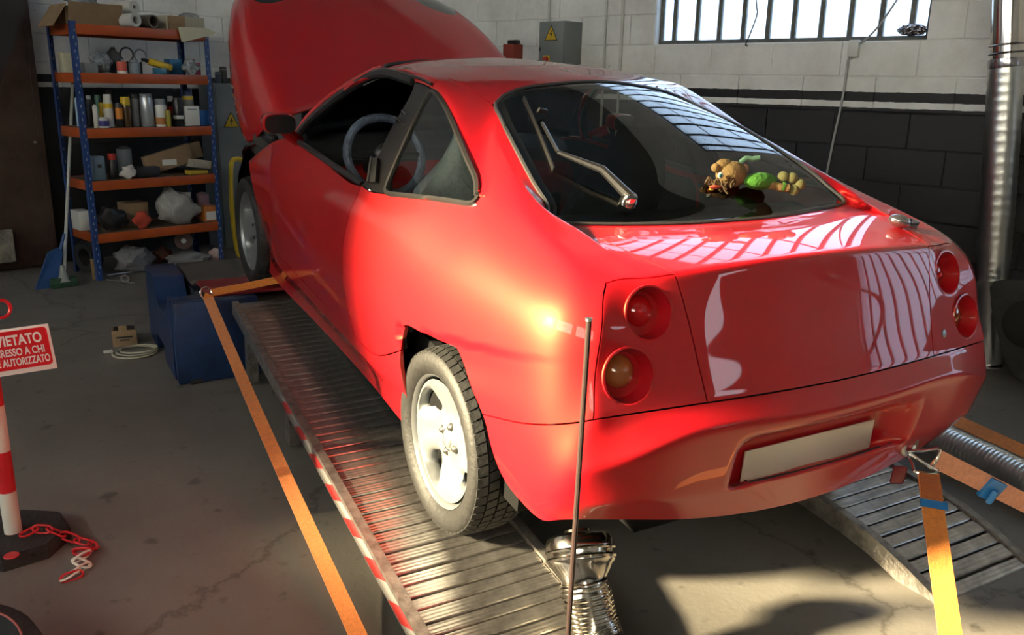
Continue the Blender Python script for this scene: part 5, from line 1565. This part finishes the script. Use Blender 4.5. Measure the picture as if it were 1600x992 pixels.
# tyre lying at the very corner of the view
ty = MB().lathe([(.20, -.06), (.26, -.095), (.30, -.09), (.315, -.05), (.315, .05), (.30, .09), (.26, .095), (.20, .06)], (0, 0, 0), (0, 0, 1), 48, closed=True).build('spare_tyre', TYRE, None)
tc_ = px_floor(-150, 1100, .1); ty.location = (tc_.x, tc_.y, .097); tag(ty, 'black tyre lying on the floor at the lower left corner', 'tyre')
MB().tube([Vector((.262 * math.cos(a), .262 * math.sin(a), .0965)) for a in np.linspace(0, 2 * math.pi, 48, endpoint=False)], .003, 6, closed=True).build('red_ring', mat('tyre_ring_red', (.35, .10, .09), rough=.6), ty)

# small carton and coiled lead on the floor
cb = px_floor(196, 541); crt = empty('small_carton', cb, (0, 0, -.1), 'small open brown carton on the floor beside the coiled lead', 'box')
w = (px_floor(214, 541) - px_floor(178, 541)).length; h = .10
MB().box((0, w * .4, h / 2), (w, w * .8, h), bevel=.002).build('body', CARD, crt)
MB().box((0, w * .4, h - .004), (w * .86, w * .66, .012)).build('inside_shade', BLK, crt, smooth=False)  # black slab painted as the shade inside the open carton
MB().box((-w * .05, w * .02, h + .01), (w * .34, .004, .045), Euler((.3, 0, 0))).build('flap', C_('card_light', (.36, .26, .14), .85), crt, smooth=False)
for i, (t_, z_) in enumerate((('Fragile', .6), ('Ricambi', .42))):
    pass
MB().box((0, -.0015, h * .58), (w * .66, .002, .010)).build('printed_line', BLK, crt, smooth=False)
MB().box((0, -.0015, h * .40), (w * .40, .002, .008)).build('printed_line', BLK, crt, smooth=False)
cc = px_floor(212, 552); co = empty('coiled_lead', cc, label='coiled cream network lead with plug on the floor', cat='cable')
CRM = C_('cream_cable', (.42, .40, .30), .5)
ra = (px_floor(246, 552) - px_floor(178, 552)).length / 2; rb_ = ra * .95
for k in range(3): MB().tube([Vector(((ra - .012 * k) * math.cos(a) + .01 * k, (rb_ - .02 * k) * math.sin(a), .008 + .009 * k)) for a in np.linspace(0, 2 * math.pi, 40, endpoint=False)], .0055, 6, closed=True).build('loop', CRM, co)
pg = px_floor(169, 549, .015) - cc
MB().tube(catmull([Vector((-ra, .02, .02)), pg * .85 + Vector((0, .05, 0)), pg], 6), .0055, 6).build('lead_end', CRM, co)
MB().box(pg, (.05, .022, .018), Euler((0, 0, -.2)), bevel=.003).build('plug', C_('plug_white', (.5, .5, .46), .4), co)

# ------------------------------------------------------------------ grey switch cabinet behind the bonnet and the yellow hose
def warn_triangle(parent, c, ex, ez, n, s):
    """yellow triangle with a black border and lightning bolt; ex, ez in-plane axes, n outward"""
    tri = lambda k: [c + ex * (-.5 * k) + ez * (-.29 * k), c + ex * (.5 * k) + ez * (-.29 * k), c + ez * (.577 * k)]
    root = MB().prism([p for p in tri(s)], n * .002).build('warning_triangle', mat('sign_black', (.02, .02, .02), rough=.5), parent, smooth=False)
    MB().prism([p + n * .002 for p in tri(s * .84)], n * .0008).build('yellow_field', mat('sign_yellow', (.66, .42, .02), rough=.45), root, smooth=False)
    bolt = [(.05, .30), (-.10, .04), (.0, .06), (-.04, -.20), (.11, .12), (.01, .10), (.09, .30)]
    MB().prism([c + n * .0029 + ex * (x * s) + ez * (z * s) for x, z in bolt], n * .0006).build('lightning_bolt', MATS['sign_black'], root, smooth=False)
    return root


CABG = mat('cabinet_grey', (.20, .225, .225), rough=.45)
ca0, czt = px_back(333, 130, .30); ca1 = px_back(470, 130, .30)[0]
cab = empty('switch_cabinet', room(D_SHELF - .30, ca0, 0), (0, 0, -HW), 'tall grey metal cabinet with yellow warning triangle beside the rack', 'cabinet')
cw = ca1 - ca0
MB().box((cw / 2, .15, czt / 2), (cw, .28, czt), bevel=.004).build('body', CABG, cab)
MB().box((cw / 2, .0, czt / 2 - .01), (cw - .03, .012, czt - .06), bevel=.003).build('door', CABG, cab)
tb_, tz_ = px_back(362, 191, .315); ts_ = px_back(375.5, 199, .315)[0] - px_back(350, 199, .315)[0]
warn_triangle(cab, Vector((tb_ - ca0, -.0075, tz_ - .0)), Vector((1, 0, 0)), Vector((0, 0, 1)), Vector((0, -1, 0)), ts_)
for (u0, v0, u1, v1, lab, m_) in ((336, 112, 345, 128, 'small dark blue tin on top of the grey cabinet', C_('tin_blue', (.03, .05, .09))), (343, 104, 353, 124, 'black spray gun cup on top of the grey cabinet', BLK)):
    b0_, zt_ = px_back(u0, v0, .22); b1_, _ = px_back(u1, v0, .22); t = item('tin', room(D_SHELF - .22, (b0_ + b1_) / 2, czt), lab, 'tin')
    r_ = abs(b1_ - b0_) / 2; MB().lathe([(0, 0), (r_, 0), (r_, zt_ - czt - .01), (r_ * .8, zt_ - czt), (0, zt_ - czt)], (0, 0, 0), (0, 0, 1), 18).build('body', m_, t, angle=40)
    MB().lathe([(r_ * 1.04, (zt_ - czt) * .8), (r_ * 1.04, (zt_ - czt) * .86)], (0, 0, 0), (0, 0, 1), 18).build('rim', GRY, t)
off = .75
yp = [px_plane(u, v, WD, D_SHELF - off) for u, v in ((386, 262), (379, 251), (370, 248), (362, 254), (360.5, 280), (362, 320), (366, 365), (371, 392), (377, 404), (383, 425), (387, 470))]
yo = MB().tube([p - yp[5] for p in catmull(yp, 6)], .020, 10).build('yellow_hose', mat('yellow_hose', (.60, .42, .02), rough=.45), None); yo.location = yp[5]
tag(yo, 'yellow hose arching up behind the front wheel', 'hose')

# ------------------------------------------------------------------ things on the window wall
def wbox(u0, v0, u1, v1, off=0.0):
    a1, zt = px_win(u0, v0, off); a0, zb = px_win(u1, v1, off); return a0, a1, zb, zt


# electrical box
a0, a1, zb, zt = wbox(843, 34, 881, 112, .22)
eb = empty('electrical_box', room((a0 + a1) / 2, D_WIN, zb), (0, 0, -HW - math.pi / 2), 'grey electrical box with yellow warning triangle on the window wall', 'electrical box')
# local: x along -WD.. (rotated so that x = -WD, y = WN)
ew, eh = a1 - a0, zt - zb
MB().box((0, -.11, eh / 2), (ew, .22, eh), bevel=.004).build('body', CABG, eb)
MB().box((0, -.224, eh / 2), (ew - .02, .012, eh - .02), bevel=.003).build('door', CABG, eb)
warn_triangle(eb, Vector((-.0, -.231, eh * .72)), Vector((1, 0, 0)), Vector((0, 0, 1)), Vector((0, -1, 0)), ew * .5)
sw_ = MB().lathe([(0, .03), (.022, .03), (.026, 0)], (-ew * .15, -.23, eh * .24), (0, -1, 0), 18).build('rotary_switch', REDC, eb)
MB().box((-ew * .15, -.233, eh * .24), (.07, .006, .07), bevel=.002).build('switch_plate', YEL, eb)
MB().box((-ew * .42, -.233, eh * .45), (.012, .006, .03)).build('latch', BLK, eb)
# red wall unit with fittings, just clear of the bonnet
a0, a1, zb, zt = wbox(786, 69, 802, 112, .12)
ru = empty('red_wall_unit', room((a0 + a1) / 2, D_WIN, zb), (0, 0, -HW - math.pi / 2), 'small red wall box behind the bonnet edge', 'box')
MB().box((0, -.06, (zt - zb) / 2), (a1 - a0, .12, zt - zb), bevel=.004).build('body', C_('unit_red', (.34, .05, .03), .5), ru)
MB().box((0, -.05, zt - zb + .02), ((a1 - a0) * .8, .06, .035), bevel=.006).build('fitting', BLK, ru)
PIPE = mat('painted_conduit', (.55, .56, .54), rough=.5)
for (u, vb, lab) in ((857, 34, 'short pale conduit running up from the electrical box'), (946.5, 130, 'pale vertical conduit on the window wall, nearer the electrical box'), (972.5, 130, 'pale vertical conduit on the window wall, nearer the window')):
    a_, _ = px_win(u, 20, .02); z_ = px_win(u, vb, .02)[1] if u < 900 else .05
    z_ = max(.05, z_)
    pc_ = empty('conduit', room(a_, D_WIN - .016, z_), label=lab, cat='conduit', group='conduits on the window wall')
    MB().cyl((0, 0, 0), (0, 0, H_ROOM - z_ - .01), .011, n=12).build('tube', PIPE, pc_)
    for zz in (.4, 1.0, 1.7):
        if z_ + zz < H_ROOM: MB().lathe([(.014, -.01), (.014, .01)], (0, 0, zz), (0, 0, 1), 12).build('clip', PIPE, pc_)
# junction box with its cable
a0, a1, zb, zt = wbox(1327.5, 62.5, 1340, 89, .03)
jb = empty('junction_box', room((a0 + a1) / 2, D_WIN, zb), (0, 0, -HW - math.pi / 2), 'small white junction box with cable below the window', 'junction box')
MB().box((0, -.022, (zt - zb) / 2), (a1 - a0, .042, zt - zb), bevel=.005).build('body', C_('jbox', (.62, .63, .60), .45), jb)
Mj = Matrix.Translation(jb.location) @ Euler(jb.rotation_euler).to_matrix().to_4x4(); Mj.invert()
cab_pts = [(1331, 88, .02), (1325, 95, .014), (1322, 118, .012), (1317, 150, .012), (1311, 180, .012), (1303, 215, .012), (1296, 250, .012), (1288, 290, .012), (1280, 330, .012)]
MB().tube(catmull([Mj @ px_plane(u, v, WN, D_WIN - o_) for u, v, o_ in cab_pts], 5), .008, 8).build('lower_cable', mat('cable_grey', (.36, .37, .36), rough=.5), jb)
MB().tube(catmull([Mj @ px_plane(u, v, WN, D_WIN - o_) for u, v, o_ in ((1337, 70, .02), (1345, 67, .03), (1357, 58, .03), (1375, 38, .03), (1400, 2, .03), (1425, -40, .03))], 5), .007, 8).build('upper_cable', MATS['cable_grey'], jb)
hw_ = [px_plane(u, v, WN, D_WIN - o_) for u, v, o_ in ((1180, -30, .03), (1182, 8, .03), (1183, 22, .035), (1174, 48, .03), (1166, 67, .02), (1165, 70, .015), (1168, 72, .012))]
o = MB().tube([p - hw_[4] for p in catmull(hw_, 6)], .005, 8).build('hanging_wire', BLACK, None); o.location = hw_[4]; tag(o, 'black wire hanging down in front of the window', 'wire')
# foil bag on the sill
a0, a1, zb, zt = wbox(1405, 44, 1446, 60, -.02)
bm = bmesh.new(); bmesh.ops.create_icosphere(bm, subdivisions=4, radius=.5); rnd = random.Random(4)
for v in bm.verts:
    k = 1 + rnd.uniform(-.14, .14); v.co = Vector((v.co.x * .14 * k, v.co.y * (a1 - a0) * k, max(0, (v.co.z * k + .42)) * (zt - zb) * 1.1))
me = bpy.data.meshes.new('foil_bag'); bm.to_mesh(me); bm.free(); o = mesh_obj('foil_bag', me, mat('crinkled_foil', (.40, .38, .40), rough=.18, metal=.9), None, smooth=False); o.location = room((a0 + a1) / 2, D_WIN + .02, SILL + .03); o.rotation_euler = (0, 0, -HW)
tag(o, 'crumpled silver foil bag on the window sill corner', 'bag')

# ------------------------------------------------------------------ upright duct at the right
dA = [(1578, -60), (1576, 0), (1573, 92), (1567, 190), (1560, 300), (1552, 400), (1547, 470), (1540, 560), (1528, 640)]
OFFD = .28
dp_ = [px_plane(u, v, WN, D_WIN - OFFD) for u, v in dA]
dr = abs((px_plane(1600, 60, WN, D_WIN - OFFD) - px_plane(1553, 60, WN, D_WIN - OFFD)).length) / 2 * 1.12
dp_[-1].z = max(dp_[-1].z, .02); dp_ = [p for p in dp_ if p.z > -.05]
du = empty('extraction_duct', Vector((dp_[-1].x, dp_[-1].y, 0)), label='tall shiny metal extraction duct standing by the window wall', cat='duct')
oo = Vector((dp_[-1].x, dp_[-1].y, 0))
top = dp_[0] + (dp_[0] - dp_[1]).normalized() * .6
MB().tube([top - oo, dp_[0] - oo, dp_[1] - oo, dp_[2] - oo], dr, 28, cap=False).build('rigid_pipe', mat('polished_duct', (.66, .62, .56), rough=.12, metal=1), du)
cf = catmull(dp_[2:], 20)
mb = MB(); mb.tube([p - oo for p in cf], dr, 28, cap=False, radii=[dr * (1.10 if i % 3 else 1.075) for i in range(len(cf))]); mb.build('flexible_duct', mat('flexible_foil_duct', (.52, .52, .50), rough=.32, metal=1, bump=(6, .12)), du, angle=70)
axd = (dp_[1] - dp_[2]).normalized()
for k in (.0, .045): MB().lathe([(dr * 1.02, -.006), (dr * 1.12, 0), (dr * 1.02, .006)], dp_[2] - oo + axd * (.03 + k), axd, 28).build('clamp_ring', STEEL, du)
MB().lathe([(dr * 1.10, -.05), (dr * 1.13, -.03), (dr * 1.10, .0)], dp_[2] - oo, axd, 28).build('foil_tape', MATS['crinkled_foil'], du)

# dark rounded panel leaning at the right edge
pnl = [(1549, 432), (1556, 424), (1585, 421), (1640, 421), (1680, 440), (1690, 585), (1600, 580), (1585, 570), (1572, 545), (1560, 500), (1552, 465)]
pp = [px_plane(u, v, WN, D_WIN - .48) for u, v in pnl]; pb = Vector((sum(p.x for p in pp) / len(pp), sum(p.y for p in pp) / len(pp), 0))
lo = min(p.z for p in pp)
pan = empty('body_panel', pb, label='dark grey rounded car body panel leaning at the right edge', cat='panel')
MB().prism([p - pb - Vector((0, 0, lo - .005)) for p in pp], WN * .03).build('shell', mat('primer_grey', (.05, .053, .052), rough=.5, noise=(3, .6)), pan, angle=30)
cen = px_plane(1612, 490, WN, D_WIN - .485) - pb - Vector((0, 0, lo))
MB().lathe([(0, .003), (.10, .003), (.14, 0)], cen, -WN, 28).build('black_patch', mat('matt_black', (.012, .012, .012), rough=.7), pan)

# ------------------------------------------------------------------ brown steel door at the far left
bw0 = px_back(-130, 300, .05)[0]; bw1 = px_back(62, 200, .05)[0]
dr1 = tag(bpy.data.objects.new('door_1', None), kind='structure'); COL.objects.link(dr1)
DBR = mat('brown_steel', (.130, .090, .068), rough=.36, metal=.35, noise=(1.6, .55, (.045, .024, .020)), bump=(2.0, .06))
slab(MB(), D_SHELF - .10, D_SHELF - .04, bw0, bw1, .02, 3.6).build('leaf', DBR, dr1, smooth=False)
slab(MB(), D_SHELF - .115, D_SHELF - .03, bw1 - .04, bw1 + .005, .02, 3.6).build('edge_strip', DBR, dr1, smooth=False)
hb, hz = px_back(53, 222, .11); slab(MB(), D_SHELF - .112, D_SHELF - .10, hb - .06, hb + .06, hz - .06, hz + .06).build('lock_plate', DBR, dr1, smooth=False)
slab(MB(), D_SHELF - .135, D_SHELF - .112, hb - .008, hb + .012, hz - .008, hz + .008).build('lock', STEEL, dr1, smooth=False)
# dark brown sheet in front of its upper part
q0, q1 = px_plane(-60, 0, WD, 5.2), px_plane(41, -6, WD, 5.9)
fo = MB(); pt = [px_plane(-40, 130, WD, 5.6), px_plane(0, 132, WD, 5.6), px_plane(40, 22, WD, 5.6), px_plane(60, -330, WD, 5.6), px_plane(-40, -330, WD, 5.6)]
fo.prism(pt, WD * .03); fo.build('upper_sheet', mat('dark_brown_sheet', (.018, .012, .010), rough=.45), dr1, smooth=False)
# wrapped parcel hanging at the left edge
wp = [px_plane(u, v, WD, D_SHELF - .16) for u, v in ((-16, 360), (21, 360), (23, 408), (-14, 412))]
c_ = sum(wp, Vector()) / 4
o = MB().box((0, 0, 0), (abs((wp[1] - wp[0]).length), .05, (wp[0] - wp[3]).length), bevel=.012).build('wrapped_parcel', C_('shiny_film', (.35, .34, .28), .15, noise=(10, .6), bump=(15, 1.0)), None); o.location = c_; o.rotation_euler = (0, 0, -HW)
tag(o, 'shiny film-wrapped packet fixed to the brown door', 'packet')

# ------------------------------------------------------------------ soft toy on the parcel shelf, and a foil lump on the far wing
from mathutils.bvhtree import BVHTree
Tc = Matrix.Translation((0, 0, FZ)) @ Euler((CAR_PITCH, 0, 0)).to_matrix().to_4x4()
toyc = Tc @ Vector((.26, -.175, 1.0))
def carpt(u, v, z):
    n = (Tc.to_3x3() @ Vector((0, 0, 1))); return px_plane(u, v, n, n.dot(Tc @ Vector((0, 0, z))))
hd = px_plane(1143, 272, (Tc.to_3x3() @ Vector((0, 1, 0))), (Tc.to_3x3() @ Vector((0, 1, 0))).dot(Tc @ Vector((0, -.115, 1.05))))
ps = (px_plane(1200, 272, CF, CF.dot(hd)) - px_plane(1100, 272, CF, CF.dot(hd))).length / 100     # metres per pixel there
def tp_(u, v, d=0): return px_plane(u, v, CF, CF.dot(hd) + d) - hd
toy = empty('soft_toy', hd, label='soft toy with tan face, brown yarn hair and green jumper on the rear shelf', cat='toy')
TAN = C_('felt_tan', (.20, .13, .045), .95, bump=(60, .4)); FG = C_('felt_green', (.055, .20, .02), .95, bump=(60, .4)); HAIR = C_('yarn_brown', (.06, .036, .015), .95)
MB().sphere((0, 0, 0), 24 * ps, 20, (1.14, .85, .86)).build('head', TAN, toy)
MB().sphere(tp_(1132, 259, -.012), 14 * ps, 14, (1.2, .8, .8)).build('brow', TAN, toy)
MB().sphere(tp_(1118, 262, -.03), 7 * ps, 12).build('nose', TAN, toy)
eye = MB().sphere(tp_(1126, 274, -.055), 5.2 * ps, 12, (1, .7, 1)).build('eye', C_('eye_white', (.55, .58, .50), .3), toy); MB().sphere(tp_(1126, 274.5, -.063), 3 * ps, 10, (1, .7, 1)).build('pupil', C_('eye_teal', (.02, .14, .13), .2), eye)
MB().sphere(tp_(1118, 292, -.045), 10 * ps, 12, (1.3, .5, .32)).build('mouth', C_('felt_red', (.50, .07, .03), .9), toy)
MB().sphere(tp_(1110, 297, -.045), 8 * ps, 12, (.9, .5, .35)).build('scarf', C_('felt_yellow', (.40, .36, .05), .9), toy)
rnd = random.Random(9)
for i in range(26):
    base = tp_(rnd.uniform(1108, 1162), rnd.uniform(276, 288), -.045 + rnd.uniform(-.01, .01)) if i % 2 else tp_(rnd.uniform(1100, 1112), rnd.uniform(276, 286), -.03)
    end = base + (-CU * rnd.uniform(10, 20) + CR * rnd.uniform(-8, 8)) * ps
    MB().tube(catmull([base, (base + end) / 2 + CR * rnd.uniform(-5, 5) * ps, end], 4), 1.6 * ps, 5).build('yarn_strand', HAIR, toy)
MB().sphere(tp_(1164, 264, .01), 8 * ps, 12, (.7, .8, 1)).build('ear', C_('felt_pink', (.40, .20, .12), .9), toy)
MB().tube(catmull([tp_(1157, 254), tp_(1166, 247), tp_(1176, 248), tp_(1187, 246)], 5), 4 * ps, 8).build('horn', C_('felt_mint', (.10, .22, .14), .9), toy)
MB().sphere(tp_(1188, 283, .01), 21 * ps, 18, (1.5, .9, .66)).build('jumper', FG, toy)
MB().tube(catmull([tp_(1200, 287), tp_(1216, 292), tp_(1232, 294)], 4), 7 * ps, 10).build('arm', TAN, toy)
MB().tube([tp_(1221.5, 291.5), tp_(1225, 292.5)], 8 * ps, 10).build('wristband', FG, toy)
for k, (u, v) in enumerate(((1224, 276), (1238, 278), (1250, 288), (1240, 297))): MB().sphere(tp_(u, v, .01), 9 * ps, 10).build('finger', C_('felt_olive', (.13, .13, .045), .9), toy)
# foil-covered mouse-like lump lying on the far rear wing
nyc = Tc.to_3x3() @ Vector((1, 0, 0)); _bm = bmesh.new(); _bm.from_mesh(quarters[1].data); _t = BVHTree.FromBMesh(_bm); _bm.free()
_Ti = Tc.inverted(); _h = _t.ray_cast(_Ti @ CAM_POS, (_Ti.to_3x3() @ px_ray(1409, 357)).normalized())
fl = Tc @ (_h[0] + Vector((0, 0, .024)))
fo_ = empty('foil_bundle', fl, (0, 0, -.4), 'small silver foil-wrapped bundle lying on the far rear wing', 'bundle')
fm = (px_plane(1450, 347, CF, CF.dot(fl)) - px_plane(1400, 347, CF, CF.dot(fl))).length / 50
MB().sphere((-6 * fm, 0, 0), 17 * fm, 16, (1.1, .8, .62), Euler((0, .25, 0))).build('head', MATS['crinkled_foil'], fo_)
MB().box((15 * fm, 0, -4 * fm), (16 * fm, 14 * fm, 15 * fm), Euler((0, .3, 0)), bevel=.006).build('collar', MATS['crinkled_foil'], fo_)
